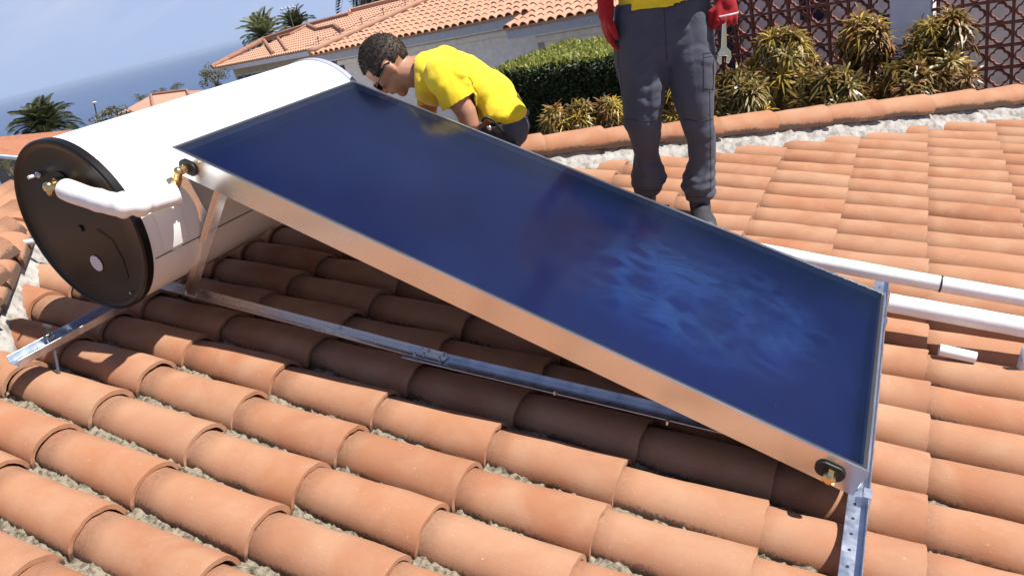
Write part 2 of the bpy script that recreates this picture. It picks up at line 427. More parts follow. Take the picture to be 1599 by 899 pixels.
# ============================================================ solar heater
heater = thing('solar_water_heater', P(-1.2, .5, 0), 'solar water heater, white tank above a tilted dark blue glass panel', 'solar heater')
X0, X1 = Vector((-2.19644, 0, -.26705)), Vector((-.13317, 0, -1.31487))     # top and foot of the glass plane (x,z)
PY0, PY1 = 1.6176, 2.6100
D = (X1-X0).normalized(); NP = Vector((-D.z, 0, D.x)); PLEN = (X1-X0).length
def Q(s, y, h=0.): return C0+X0+D*s+Vector((0, y, 0))+NP*h                  # s down the panel, y world, h out of the glass
fr_th = .007
def bar(mb, s0, s1, y0, y1, h0, h1): return mb.box(Q((s0+s1)/2, (y0+y1)/2, (h0+h1)/2), D*((s1-s0)/2), Y*((y1-y0)/2), NP*((h1-h0)/2))
collector = MB(); bar(collector, .004, PLEN-.004, PY0+.004, PY1-.004, -.088, -.082)
co_ = collector.build('back_plate', plain('bounce_cut_back_sheet', (.10, .10, .10), .8), heater)  # coloured dark to cut bounce light and deepen the shade under the panel
for nm, a in (('panel_frame', (0, PLEN, PY0, PY0+fr_th, -.09, .002)), ('panel_frame', (0, PLEN, PY1-fr_th, PY1, -.09, .002)),
              ('panel_frame', (0, fr_th, PY0+fr_th, PY1-fr_th, -.09, .002)), ('panel_frame', (PLEN-fr_th, PLEN, PY0+fr_th, PY1-fr_th, -.09, .002))):
    mb = MB(); bar(mb, *a); bevel(mb.build(nm, ALU, heater), .0012, 1)
mb = MB()
for a in ((fr_th, PLEN-fr_th, PY0+fr_th, PY0+fr_th+.009), (fr_th, PLEN-fr_th, PY1-fr_th-.009, PY1-fr_th), (fr_th, fr_th+.012, PY0+fr_th+.009, PY1-fr_th-.009), (PLEN-fr_th-.009, PLEN-fr_th, PY0+fr_th+.009, PY1-fr_th-.009)):
    bar(mb, *a, -.03, .0005)
mb.build('glass_seal', BLACKRUB, heater)
am = Mat('selective_blue_absorber'); v = am.co(); lines = am.noise(am.co(scale=(1, 1.2, 1)), 3., 3)
am.set(Base_Color=am.ramp(lines, [(.3, (.33, .37, .74)), (.7, (.38, .42, .82))]), Metallic=1., Roughness=.11)
mb = MB(); bar(mb, fr_th, PLEN-fr_th, PY0+fr_th, PY1-fr_th, -.034, -.022); mb.build('absorber_plate', am.m, heater)
mb = MB()                                                                # shallow ribs where the risers are welded
for i in range(8):
    y = PY0+.10+i*.113; bar(mb, .05, PLEN-.05, y-.004, y+.004, -.0222, -.0205)
pass
gm = Mat('glass_pane'); v = gm.co()
gl = gm.n('ShaderNodeBsdfGlossy'); gl.inputs['Roughness'].default_value = .12; tr = gm.n('ShaderNodeBsdfTransparent'); tr.inputs[0].default_value = (.93, .95, .98, 1)
fz = gm.n('ShaderNodeFresnel'); fz.inputs[0].default_value = 1.5; mxs = gm.n('ShaderNodeMixShader'); fz.inputs[0].default_value = 1.36
gm.l(fz.outputs[0], mxs.inputs[0]); gm.l(tr.outputs[0], mxs.inputs[1]); gm.l(gl.outputs[0], mxs.inputs[2])
# dried-water smudges, dust and small scratches lying on the glass
sp = gm.n('ShaderNodeSeparateXYZ'); gm.l(v, sp.inputs[0])
def gauss(ax, c, w):
    a = gm.math('SUBTRACT', ax, c); a = gm.math('DIVIDE', a, w); a = gm.math('MULTIPLY', a, a); return a
GLOC = origin(heater)
g0 = Q(1.74, PY0+.46)-GLOC
rr = gm.math('ADD', gauss(sp.outputs['X'], g0.x, .42), gauss(sp.outputs['Y'], g0.y, .36))
patch = gm.ramp(rr, [(.25, 1.), (1., 0.)])
vor = gm.n('ShaderNodeTexVoronoi'); vor.feature = 'DISTANCE_TO_EDGE'; vor.inputs['Scale'].default_value = 10.5
dist = gm.n('ShaderNodeMix'); dist.data_type = 'VECTOR'; dist.inputs[0].default_value = .05
nzc = gm.n('ShaderNodeTexNoise'); gm.l(v, nzc.inputs['Vector']); nzc.inputs['Scale'].default_value = 9.
gm.l(v, dist.inputs[4]); gm.l(nzc.outputs['Color'], dist.inputs[5])
mpg = gm.n('ShaderNodeMapping'); mpg.inputs['Scale'].default_value = (.8, 1.35, 1); mpg.inputs['Rotation'].default_value = (0, 0, .6); gm.l(dist.outputs[1], mpg.inputs[0]); gm.l(mpg.outputs[0], vor.inputs['Vector'])
net = gm.ramp(vor.outputs['Distance'], [(.0, .45), (.07, .85), (.20, .35), (.32, .0)])
brk = gm.ramp(gm.noise(v, 7., 3), [(.36, .15), (.62, 1.)])
sm = gm.math('MULTIPLY', gm.math('MULTIPLY', patch, net), brk)
mps = gm.co(scale=(26, 60, 26), rot=(0, 0, .5)); scr = gm.ramp(gm.noise(mps, 2.3, 6, .7), [(.70, 0.), (.78, .5)])
dots = gm.ramp(gm.noise(v, 95., 2, .5), [(.76, 0.), (.80, .8)])
film = gm.ramp(gm.noise(v, 2.2, 5, .6, .6), [(.3, .03), (.8, .14)])
tot = gm.math('ADD', gm.math('MULTIPLY', sm, .12), gm.math('ADD', gm.math('MULTIPLY', scr, .6), gm.math('MULTIPLY', dots, .40)))
tot = gm.math('ADD', tot, gm.math('MULTIPLY', film, .22))
df = gm.n('ShaderNodeBsdfDiffuse'); df.inputs[0].default_value = (.07, .22, .58, 1); mx2 = gm.n('ShaderNodeMixShader')
gm.l(tot, mx2.inputs[0]); gm.l(mxs.outputs[0], mx2.inputs[1]); gm.l(df.outputs[0], mx2.inputs[2]); gm.l(mx2.outputs[0], gm.o.inputs[0])
mb = MB(); mb.add([Q(fr_th+.003, PY0+fr_th+.003, -.001), Q(PLEN-fr_th-.003, PY0+fr_th+.003, -.001), Q(PLEN-fr_th-.003, PY1-fr_th-.003, -.001), Q(fr_th+.003, PY1-fr_th-.003, -.001)], [(0, 1, 2, 3)])
mb.build('glass_pane', gm.m, heater)
# pipe sockets on the near side of the panel
def socket(s, elbow):
    c = Q(s, PY0, -.045)
    mb = MB()                                                            # stadium shaped rubber grommet
    poly = []
    for k in range(24):
        t = 2*PI*k/24; off = .014 if math.cos(t) > 0 else -.014
        poly.append(c+D*(math.cos(t)*.024+off)+NP*(math.sin(t)*.024)+Y*.001)
    mb.prism(poly, -Y*.010); g = mb.build('rubber_grommet', BLACKRUB, heater, auto=.5); bevel(g, .003)
    mb = MB(); mb.tube([c, c-Y*.030], .0115, 16); mb.tube([c-Y*.012, c-Y*.020], .0155, 6)
    if elbow:
        e = c-Y*.045
        mb.ball(e, .0165); mb.tube([c-Y*.028, e], .0145, 16)
        mb.tube([e, e+Vector((-.02, -.004, -.026))], .0145, 16); mb.tube([e+Vector((-.016, -.003, -.022)), e+Vector((-.027, -.005, -.036))], .0185, 6)
        mb.tube([e+Vector((-.027, -.005, -.036)), e+Vector((-.036, -.006, -.052))], .0125, 14)
    else:
        mb.tube([c-Y*.018, c-Y*.040], .0165, 8); mb.tube([c-Y*.040, c-Y*.045], [.0165, .010], 8)
    mb.build('brass_fitting', BRASS, heater, smooth=True, auto=.6)
    return c
c_top = socket(.075, True); c_low = socket(PLEN-.078, False)
# ---- tank
TR = .315
TC = C0+Vector((-2.564, 1.4235, -.4589)); TL = 1.33
body = MB(); n = 96; ys = [.012, .016, TL-.016, TL-.012]
vs = []
for y in ys:
    for k in range(n):
        t = 2*PI*k/n; vs.append(TC+Vector((math.cos(t)*(TR-.006), y, math.sin(t)*(TR-.006))))
body.add(vs, [(i*n+k, i*n+(k+1) % n, (i+1)*n+(k+1) % n, (i+1)*n+k) for i in range(len(ys)-1) for k in range(n)])
body.build('tank', WHITEPAINT, heater, smooth=True)
CAP = plain('black_end_cap', (.0060, .0045, .0045), .33, var=.3, scale=6., spec=.35); CAPD = plain('black_end_cap_dull', (.010, .010, .010), .5)
def cap(y, sg):
    mb = MB()
    prof = [(0, .002), (.12, .002), (.22, .0), (.285, -.001), (.296, -.004), (.302, -.009), (TR-.005, -.010), (TR, -.004), (TR, .022), (TR-.005, .026)]
    vs = [TC+Vector((0, y+sg*prof[0][1], 0))]; fs = []
    for (r, o) in prof[1:]:
        for k in range(n):
            t = 2*PI*k/n; vs.append(TC+Vector((math.cos(t)*r, y+sg*o, math.sin(t)*r)))
    for k in range(n): fs.append((0, 1+k, 1+(k+1) % n))
    for i in range(len(prof)-2):
        for k in range(n):
            a = 1+i*n+k; b = 1+i*n+(k+1) % n; fs.append((a, b, b+n, a+n))
    mb.add(vs, fs); return mb.build('end_cap', CAP, heater, smooth=True, auto=.5)
cap(0, 1); fc_ = cap(TL, -1); fc_.data.materials[0] = plain('grey_far_cap', (.34, .36, .44), .4); fc_['label'] = 'grey far end cap'
def fp(px, py, o=0.): p = at_y(px, py, TC.y); p = Vector(p); p.y = TC.y-o; return p
pA, pB, pC = fp(125, 357), fp(151, 411), fp(62, 272)
mb = MB(); mb.disc(pA, -Y, 0, .013, .004, 20); mb.build('drain_plug', CAPD, heater)
LABEL = Mat('round_label'); v = LABEL.co(scale=(1, 1, 1)); wv = LABEL.n('ShaderNodeTexWave'); wv.bands_direction = 'Z'; wv.inputs['Scale'].default_value = 30.; wv.inputs['Distortion'].default_value = 2.; wv.inputs['Detail'].default_value = 4; LABEL.l(v, wv.inputs[0])
LABEL.set(Base_Color=LABEL.ramp(wv.outputs[1], [(.2, (.50, .48, .55)), (.6, (.66, .64, .68))]), Roughness=.4)
mb = MB(); mb.disc(pB, -Y, 0, .030, .002, 36); mb.build('round_label', LABEL.m, heater)
# moulded access lid: a thin raised line
mb = MB(); pts = [fp(150+0, 358, .001), fp(175, 375, .001), fp(192, 405, .001), fp(201, 433, .001), fp(195, 440, .001), fp(165, 447, .001), fp(135, 449, .001)]
mb.tube(pts, .0013, 6); mb.build('access_lid', CAPD, heater)
mb = MB()
for q in (fp(206, 456, .004), fp(100, 300, 0)): mb.disc(q, -Y, 0, .0045, .004, 12)
mb.build('screw', ZINC, heater)
mb = MB(); mb.tube([pC, pC-Y*.045+Vector((.01, 0, .002))], [.006, .006], 12); mb.tube([pC-Y*.006, pC-Y*.010], .011, 6); mb.build('white_stub', PVC, heater, smooth=True, auto=.6)
# outlet elbow and insulated hose running to the panel
pe = fp(98, 284, 0)
mb = MB(); mb.tube([pe+Y*.006, pe-Y*.04], .0165, 18); mb.tube([pe-Y*.010, pe-Y*.024], .023, 6); mb.ball(pe-Y*.05, .019)
mb.tube([pe-Y*.05, pe+Vector((.030, -.052, -.022))], .0165, 18); mb.tube([pe+Vector((.012, -.052, -.008)), pe+Vector((.026, -.052, -.019))], .0215, 6)
mb.build('brass_elbow', BRASS, heater, smooth=True, auto=.6)
mb = MB(); mb.disc(pe, -Y, 0, .036, .005, 24); mb.build('outlet_collar', CAPD, heater)
hose_px = [(104, 296, 1.372), (128, 305, 1.360), (155, 313, 1.350), (180, 319, 1.352), (205, 320, 1.375), (228, 316, 1.43), (250, 310, 1.49), (268, 305, 1.535), (278, 302, 1.555)]
hp = [at_y(a, b, y) for a, b, y in hose_px]
def smooth_path(pts, k=6):
    pts = [Vector(p) for p in pts]; o = []
    for i in range(len(pts)-1):
        p0, p1, p2, p3 = pts[max(i-1, 0)], pts[i], pts[i+1], pts[min(i+2, len(pts)-1)]
        for j in range(k):
            t = j/k; o.append(.5*((2*p1)+(p2-p0)*t+(2*p0-5*p1+4*p2-p3)*t*t+(3*p1-p0-3*p2+p3)*t**3))
    return o+[pts[-1]]
hs = smooth_path(hp, 8); rad = []
for i, p in enumerate(hs):
    t = i/(len(hs)-1); r = .036+.0015*noise.noise(Vector((t*9, 0, 0)))
    for c_, w_, a_ in ((.44, .03, .007), (.50, .02, -.004), (.56, .03, .006), (.25, .02, .002), (.62, .02, -.003)): r += a_*math.exp(-((t-c_)/w_)**2)
    rad.append(r)
mb = MB(); mb.tube(hs, rad, 24); mb.build('insulated_hose', PVC, heater, smooth=True, auto=1.)
q0, q1 = at_y(274, 300, 1.56), c_top-Y*.045+Vector((-.036, -.004, -.05))
mb = MB(); mb.tube([q0, (q0+q1)/2+Vector((.004, 0, 0)), q1], .011, 12); mb.build('copper_tail', ZINC, heater, smooth=True)
mb = MB(); mb.tube([at_y(277, 300, 1.545)+Vector((0, 0, .03)), at_y(281, 318, 1.545)], [.006, .003], 6); mb.build('tape_end', PVC, heater)
# seam; white patch that paints the sunlit spot on the tank flank
SEAM = plain('seam_shadow_gap', (.12, .11, .10), .6)
mb = MB(); ta = math.radians(-27)
mb.box(TC+Vector((math.cos(ta)*(TR-.0045), TL/2, math.sin(ta)*(TR-.0045))), Vector((math.cos(ta), 0, math.sin(ta)))*.0022, Y*(TL/2-.035), Vector((-math.sin(ta), 0, math.cos(ta)))*.0010)
mb.build('tank_seam', SEAM, heater)
mb = MB(); vs = []; m_ = 10
for i in range(m_+1):
    t = math.radians(-25+50*i/m_)
    for yy in (.07, .175): vs.append(TC+Vector((math.cos(t)*(TR-.003), yy, math.sin(t)*(TR-.003))))
mb.add(vs, [(2*i, 2*i+1, 2*i+3, 2*i+2) for i in range(m_)]); mb.build('sunlit_patch', plain('sunlit_patch_white', (.86, .86, .85), .35, var=.02), heater, smooth=True)
# ---- stand: strips and struts on both sides
def strap(name, a, b, w, th, nrm_, mat=ALU):
    a, b, nrm_ = Vector(a), Vector(b), Vector(nrm_).normalized(); d = (b-a); L = d.length; d.normalize(); s = nrm_.cross(d).normalized()
    mb = MB(); mb.box((a+b)/2, d*(L/2), s*(w/2), nrm_*(th/2)); mb.box((a+b)/2+s*(w/2-th/2)+nrm_*(.5*.018+th/2), d*(L/2), s*(th/2), nrm_*(.5*.018))
    return bevel(mb.build(name, mat, heater), .0008, 1)
def W(u, v, h): return P(u, v, h)
def tank_hit(px, py, o=.012):
    r = ray(px, py); ox, oz = C0.x-TC.x, C0.z-TC.z; a = r.x**2+r.z**2; b_ = ox*r.x+oz*r.z; c_ = ox*ox+oz*oz-(TR+o)**2
    return C0+r*((-b_-math.sqrt(max(0, b_*b_-a*c_)))/a)
for yy, sg in ((.05, -1), (.95, 1)):
    nn = Vector((0, sg, 0))
    strap('stand_leg', W(-2.40, yy, .075), W(-2.055, yy, .60), .042, .003, nn)
    if sg < 0: strap('stand_brace', tank_hit(281, 272), tank_hit(326, 354), .034, .003, (C0-tank_hit(300, 310)))
    else: strap('stand_brace', W(-2.19, yy, .60)+nn*.004, W(-2.15, yy, .42)+nn*.004, .036, .003, nn)
    strap('base_strut', W(-2.60, yy+.012, .086), W(-1.25, yy+.012, .086), .040, .003, N)
    strap('base_strut', W(-1.40, yy+.004, .080), W(-.30, yy+.045, .085), .052, .003, N, ZINC)
for u_, v_ in ((-1.33, .05), (-1.27, .05), (-1.7, .05), (-1.36, .038), (-.85, .035), (-.5, .035), (-2.38, .05)):
    mb = MB(); mb.tube([W(u_, v_+.014, .080), W(u_, v_+.014, .094)], .005, 6); mb.build('bolt', ZINC, heater)
# ---- cross rails (channel profile) under tank and panel foot
def channel(name, u, v0, v1, h, w, fl, mat, flip=1, holes=True):
    mb = MB(); th = .003
    a, b = P(u, v0, h), P(u, v1, h); L = (b-a).length; c = (a+b)/2
    mb.box(c, Y*(L/2), T*(w/2), N*(th/2))
    mb.box(c+T*(w/2+th/2)+N*(fl/2-th/2), Y*(L/2), T*(th/2), N*(fl/2))
    if name == 'tank_rail': mb.box(c-T*(w/2+th/2)+N*(fl/2-th/2), Y*(L/2), T*(th/2), N*(fl/2))
    o = mb.build(name, mat, heater); bevel(o, .0008, 1)
    if holes:
        hb = MB(); v_ = v0+.05
        while v_ < v1-.03:
            hb.disc(P(u-w*.1, v_, h+th/2), N, 0, .0042, .0008, 10); v_ += .055 if name != 'tank_rail' else .08
        hb.build('rail_hole', BLACKRUB, heater)
    return o
channel('panel_rail', .015, -.42, 1.36, .012, .046, .032, ZINC)
channel('tank_rail', -2.60, -.53, 1.52, .070, .058, .028, ZINC)
for y in (PY0+.03, PY1-.03):                                            # foot clamps holding the panel on the rail
    mb = MB(); mb.box(P(.035, y-O.y, .030), T*.010, Y*.018, N*.018); mb.build('foot_clamp', ZINC, heater)
# threaded hook bolt by the tank rail
mb = MB(); a = P(-2.60, -.385, .145); b = P(-2.60, -.385, .03); b2 = P(-2.545, -.44, -.045)
mb.tube([a, b], .0055, 8); mb.tube([a-N*.045, a-N*.055], .013, 6); mb.tube([P(-2.60, -.385, .088), P(-2.60, -.385, .078)], .014, 6)
mb.tube([a-N*.002+T*-.02, a-N*.002+T*.02], .0055, 8); mb.tube([P(-2.575, -.405, .06), b2], .0055, 8)
mb.build('hook_bolt', plain('dull_steel', (.16, .17, .19), .45, metal=.8), heater)

# ============================================================ loose pipes
def pipe_thing(name, pts, r, mat, label, cat, group=None, wob=0., n=20, extra=None):
    t = thing(name, pts[0], label, cat, group); mb = MB(); ps = smooth_path(pts, 8) if len(pts) > 2 else [Vector(pts[0]).lerp(Vector(pts[1]), i/30) for i in range(31)]
    rd = [r*(1+wob*noise.noise(Vector((i*.9, r*99, 0)))) for i in range(len(ps))]
    mb.tube(ps, rd, n); mb.build('pipe_cover', mat, t, smooth=True, auto=1.)
    if extra: extra(t)
    return t
def joint_ring(u, v, h, r):
    def f(t):
        mb = MB(); mb.tube([P(u, v, h), P(u+.006, v, h)], r, 20); mb.build('joint_tape', BLACKRUB, t)
    return f
pipe_thing('insulated_pipe', [P(-1.3, 1.235, .135), P(-.6, 1.225, .120), P(.1, 1.215, .105), P(1.15, 1.20, .10)], .030, PVC, 'thin white insulated pipe behind the panel corner, with a dark joint ring', 'pipe', wob=.05, extra=joint_ring(.20, 1.2135, .1045, .0318))
pipe_thing('insulated_pipe', [P(.034, .985, .108), P(.3, .990, .104), P(.7, .997, .098), P(1.15, 1.0, .092)], .034, PVC, 'thick white insulated pipe leaving the panel\'s far lower corner', 'pipe', wob=.05)
t = thing('pipe_offcut', P(.27, .90, 0), 'short white plastic pipe offcut lying between two tile rows', 'pipe')
mb = MB(); mb.tube([P(.215, .893, .012), P(.325, .893, .008)], .020, 20, cap=False); mb.tube([P(.325, .893, .008), P(.215, .893, .012)], .017, 20, cap=False); mb.build('offcut', PVC, t, smooth=True)
t = thing('conduit_post', P(.47, .93, 0), 'grey upright pipe stub at the right edge, below the thick white pipe', 'pipe')
mb = MB(); mb.tube([P(.462, .905, -.06), P(.452, .90, .075)], .013, 14); mb.build('stub', PIPEGREY, t, smooth=True)
pipe_thing('grey_conduit', [P(-3.9, -.22, .10), P(-3.6, -.02, .10), P(-3.3, .28, .095), P(-3.15, .45, .09)], .014, PIPEGREY, 'thin grey conduit lying across the ridge left of the tank', 'pipe')
# ============================================================ sea, land
def rel(x, y, z): return C0+Vector((x, y, z))
SEA = -150.
def land(x, y):
    s = max(0., (-x*.75+y*.5)-13.); z = -3.0-.15*s-.9*max(0., min(1., (4.6-y)/2))*(1 if x > -7 else 0)
    if s > 0: z += .5*noise.noise(Vector((x*.05, y*.05, 0)))*min(1, s/30)
    return max(z, SEA-3)
mb = MB(); xs = [-3000, -2200, -1600, -1200, -900, -700, -500, -380, -280, -200, -150, -110, -85, -65, -50, -40, -32, -26, -21, -17, -13, -10, -7, -4, -1, 2, 5, 9, 14, 22, 40, 80, 160, 400, 1200, 3000]
ys_ = [-900, -300, -100, -40, -15, -5, 0, 3, 4.6, 6, 8, 10, 12, 15, 18, 22, 26, 30, 36, 44, 54, 66, 80, 100, 130, 170, 220, 300, 400, 550, 750, 1000, 1400, 2000, 3000]
mb.v = [tuple(rel(x, y, land(x, y))) for x in xs for y in ys_]; n_ = len(ys_)
mb.f = [(i*n_+j, (i+1)*n_+j, (i+1)*n_+j+1, i*n_+j+1) for i in range(len(xs)-1) for j in range(n_-1)]
g = Mat('dry_ground'); v = g.co(); f = g.noise(v, .9, 8, .65)
g.set(Base_Color=g.ramp(f, [(.3, (.06, .07, .03)), (.5, (.12, .10, .06)), (.7, (.09, .11, .04))]), Roughness=.95)
mb.build('ground', g.m, smooth=True, kind='structure')
s_ = Mat('sea_water'); v = s_.co(); 
s_.set(Base_Color=s_.ramp(s_.noise(v, .0006, 3), [(.35, (.020, .055, .14)), (.7, (.030, .072, .17))]), Roughness=.28)
s_.b.inputs['IOR'].default_value = 1.33
s_.bump(s_.noise(v, .05, 6, .6), 1.0, 3.)
mb = MB(); k = 60
vs = [rel(0, 0, SEA)]+[rel(math.cos(2*PI*i/k)*r_, math.sin(2*PI*i/k)*r_, SEA) for r_ in (1500, 6000, 20000, 70000) for i in range(k)]
fs = [(0, 1+i, 1+(i+1) % k) for i in range(k)]+[(1+q*k+i, 1+(q+1)*k+i, 1+(q+1)*k+(i+1) % k, 1+q*k+(i+1) % k) for q in range(3) for i in range(k)]
mb.add(vs, fs).build('sea', s_.m, kind='structure')

# ============================================================ neighbouring houses
GREYWALL = plain('shaded_plaster', (.82, .82, .86), .9, bump=.15); CREAM = plain('cream_plaster', (.66, .60, .50), .9); EAVE = plain('grey_eave_board', (.42, .46, .56), .6)
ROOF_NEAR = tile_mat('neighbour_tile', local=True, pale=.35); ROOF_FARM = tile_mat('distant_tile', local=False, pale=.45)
WIN = plain('dark_window_glass', (.02, .03, .08), .08); FRAMEW = plain('white_window_frame', (.75, .75, .76), .5)
RIDGE_D = plain('weathered_ridge', (.30, .15, .10), .9, var=.3)
E1 = Vector((.978, -.208, 0)); B1 = Vector((.208, .978, 0)); UZ = Vector((0, 0, 1))
def small_tile(name, L, w, h, mat, seg=8):
    vs = []; n = seg+1
    for i, (x, s, z0) in enumerate(((0, .84, -.028), (L, 1., 0))):
        for sh in (0, 1):
            for k in range(n):
                a = PI*k/seg; r = w*s-.016*sh; hh = h-.016*sh
                vs.append((x, -r*math.cos(a), z0-h+hh*math.sin(a)))
    fs = []
    for k in range(seg):
        fs += [(k, k+1, 2*n+k+1, 2*n+k), (n+k, 3*n+k, 3*n+k+1, n+k+1), (2*n+k, 2*n+k+1, 3*n+k+1, 3*n+k)]
    mb = MB(); mb.v = vs; mb.f = fs; return mb.build(name, mat, data_only=True, smooth=True, auto=.7)
def tiled_slope(parent, E, e, b, tan, W_, Dp, pitch, exp_, me, hipl=0., hipr=0., mat_far=None, max_part=300, tag_name='roof_tile', thick=.06):
    c = 1/math.sqrt(1+tan*tan); up = (b+UZ*tan)*c; nn = up.cross(-e).normalized(); nn = nn if nn.z > 0 else -nn
    c_ = []; tmax = Dp/c
    for i in range(int(W_/pitch)+1):
        s = pitch*(i+.5)
        for j in range(int(tmax/exp_)+1):
            t = j*exp_
            if s < hipl*t*c-.02 or s > W_-hipr*t*c+.02: continue
            p = E+e*s+up*(t+exp_*.1); c_.append(((p-C0).length, s, t))
    c_ = sorted(c_, key=lambda q: (0 if on_screen(E+e*q[1]+up*q[2], 5) else 1, q[0])); rest = MB()
    for q, (dd, s, t) in enumerate(c_):
        x = (-up+nn*random.uniform(-.015, .015)+e*random.uniform(-.02, .02)).normalized(); z = (nn-x*nn.dot(x)).normalized()
        m = frame_m(E+e*s+up*(t+exp_*1.12)+nn*.075, x, z.cross(x), z)
        if q < max_part: inst(tag_name, me, parent, m)
        else: rest.add([m @ v_.co for v_ in me.vertices], [tuple(f.vertices) for f in me.polygons])
    if rest.v: rest.build('roof_tiles', mat_far, parent, smooth=True, auto=.7, kind='stuff')
    poly = [E, E+e*W_, E+e*(W_-hipr*Dp)+up*tmax, E+e*(hipl*Dp)+up*tmax]
    mb = MB(); mb.prism([p-nn*thick for p in poly], nn*(thick-.004)); mb.build('roof_slab', mat_far, parent)
    return up, nn
# house 1: long eave right behind the hedge
h1 = thing('white_house', rel(-9, 17, -3.5), 'low white house with barrel tiled eave behind the hedge', 'house')
st = small_tile('roof_tile', .42, .10, .085, ROOF_NEAR)
Ea = rel(-15.1, 16.5, -.80)
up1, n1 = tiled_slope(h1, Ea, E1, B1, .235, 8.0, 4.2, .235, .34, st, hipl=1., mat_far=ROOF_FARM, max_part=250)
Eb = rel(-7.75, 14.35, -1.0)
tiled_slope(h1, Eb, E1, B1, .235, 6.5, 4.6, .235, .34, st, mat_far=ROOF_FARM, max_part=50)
def bx(parent, name, mat, p, ex, ey, ez, bev=0): 
    mb = MB(); mb.box(p, ex, ey, ez); o = mb.build(name, mat, parent); return bevel(o, bev, 1) if bev else o
for E_, W_, hb in ((Ea, 7.6, .17), (Eb, 6.5, .17)):
    bx(h1, 'fascia', EAVE, E_+E1*(W_/2)+B1*.10-UZ*(.07+hb/2), E1*(W_/2), B1*.03, UZ*(hb/2))
    bx(h1, 'soffit', GREYWALL, E_+E1*(W_/2)+B1*.42-UZ*(.07+hb+.02), E1*(W_/2-.02), B1*.28, UZ*.02)
    bx(h1, 'cornice', GREYWALL, E_+E1*(W_/2+.1)+B1*.63-UZ*.40, E1*(W_/2-.22), B1*.07, UZ*.07, .02)
    bx(h1, 'wall', GREYWALL, E_+E1*(W_/2+.15)+B1*.85-UZ*2.3, E1*(W_/2-.3), B1*.15, UZ*2.0)
    mbs = MB()
    for i in range(int(W_/.62)): mbs.disc(E_+E1*(.3+i*.62)+B1*.069-UZ*.17, -B1, 0, .014, .01, 8)
    mbs.build('eave_light', FRAMEW, h1, kind='stuff')
hip_e = Ea+(E1+B1+UZ*.235)*4.2
mb = MB(); mb.tube([Ea.lerp(hip_e, i/24)+n1*(.06+.012*(i % 2)) for i in range(25)], .10, 10); mb.build('hip_ridge', ROOF_FARM, h1, smooth=True)
WIRE = plain('dark_wire', (.10, .09, .09), .6)
mb = MB()
for i in range(9):
    p = Ea.lerp(hip_e, .06+i*.11)+n1*.14; mb.tube([p, p+UZ*.22+E1*.03], .012, 5); mb.tube([p+UZ*.16-E1*.07, p+UZ*.19+E1*.09], .010, 5)
mb.tube([Ea.lerp(hip_e, i/30)+n1*(.27-.05*abs(math.sin(i*1.2))) for i in range(31)], .007, 5)
mb.build('roof_wire', WIRE, h1, kind='stuff')
# far side slopes so the roof is closed from other viewpoints
rd = Ea+(E1+B1+UZ*.235)*4.2; mb = MB(); mb.add([Ea-UZ*.03, Ea+B1*8.4-UZ*.03, rd-UZ*.03], [(0, 1, 2)]); mb.add([rd-UZ*.03, Ea+B1*8.4-UZ*.03, Ea+B1*8.4+E1*14-UZ*.03, rd+E1*10-UZ*.03], [(0, 1, 2, 3)]); mb.build('rear_roof', ROOF_FARM, h1)
bx(h1, 'end_wall', CREAM, Ea+B1*4.2+E1*.45-UZ*2.2, E1*.12, B1*3.4, UZ*2.0)

# house 2: further down to the left, hip roof and blue window band
e2 = Vector((.941, -.338, 0)); b2 = Vector((.338, .941, 0))
h2 = thing('villa', rel(-26, 31, -7), 'far villa with pink tiled hip roof and a band of blue windows', 'house')
Ec = rel(-33.3, 28.8, -1.0)
c2 = 1/math.sqrt(1.04); up2 = (b2+UZ*.2)*c2; n2_ = (UZ-b2*.2).normalized()
mb = MB()                                                    # corrugated tile field as geometry, one part
pt = .24
for i in range(70):
    s = pt*i
    for j in range(13):
        t = j*.42
        if s < t*c2: continue
        p = Ec+e2*s+up2*t+n2_*.02; w = pt*.45
        q = [p-e2*w, p-e2*w*.5+n2_*.05, p+e2*w*.5+n2_*.05, p+e2*w]; r_ = [a+up2*.42+n2_*(-.03) for a in q]
        mb.add(q+r_, [(0, 1, 5, 4), (1, 2, 6, 5), (2, 3, 7, 6), (0, 3, 2, 1)])
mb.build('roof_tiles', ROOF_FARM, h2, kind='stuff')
rdg = Ec+(e2+b2+UZ*.2)*5
mb = MB(); mb.prism([Ec, Ec+e2*18, Ec+e2*18+up2*5/c2, rdg], -n2_*.12); mb.add([Ec-UZ*.01, rdg, Ec+b2*10-UZ*.01], [(0, 1, 2)]); mb.add([rdg, rdg+e2*13, Ec+e2*18+b2*10, Ec+b2*10], [(0, 1, 2, 3)]); mb.build('roof', ROOF_FARM, h2)
def on_h2(px, py):
    r = ray(px, py); t = (Ec-C0).dot(n2_)/r.dot(n2_); return C0+r*t
for pts, rr_ in (([(332, 107), (413, 64), (482, 42), (548, 25)], .13), ([(413, 65), (428, 86)], .10), ([(435, 61), (449, 81)], .07), ([(482, 42), (497, 49), (524, 43), (536, 52)], .11), ([(435, 61), (455, 56), (482, 42)], .08)):
    q = [on_h2(*a)+n2_*.08 for a in pts]; mb = MB(); mb.tube(q, rr_, 8); mb.build('ridge_cap', RIDGE_D, h2)
mb = MB(); mb.tube([on_h2(548, 25)+n2_*.1, rdg+e2*2+n2_*.1, rdg+e2*13+n2_*.1], .12, 8); mb.build('ridge_cap', ROOF_FARM, h2)
bx(h2, 'fascia', GREYWALL, Ec+e2*9-UZ*.14+b2*.05, e2*9, b2*.04, UZ*.11)
bx(h2, 'wall', CREAM, Ec+e2*9.2+b2*1.0-UZ*3.3, e2*8.6, b2*.2, UZ*3.1)
bx(h2, 'end_wall', CREAM, Ec+e2*.7+b2*5.2-UZ*3.3, e2*.15, b2*4, UZ*3.1)
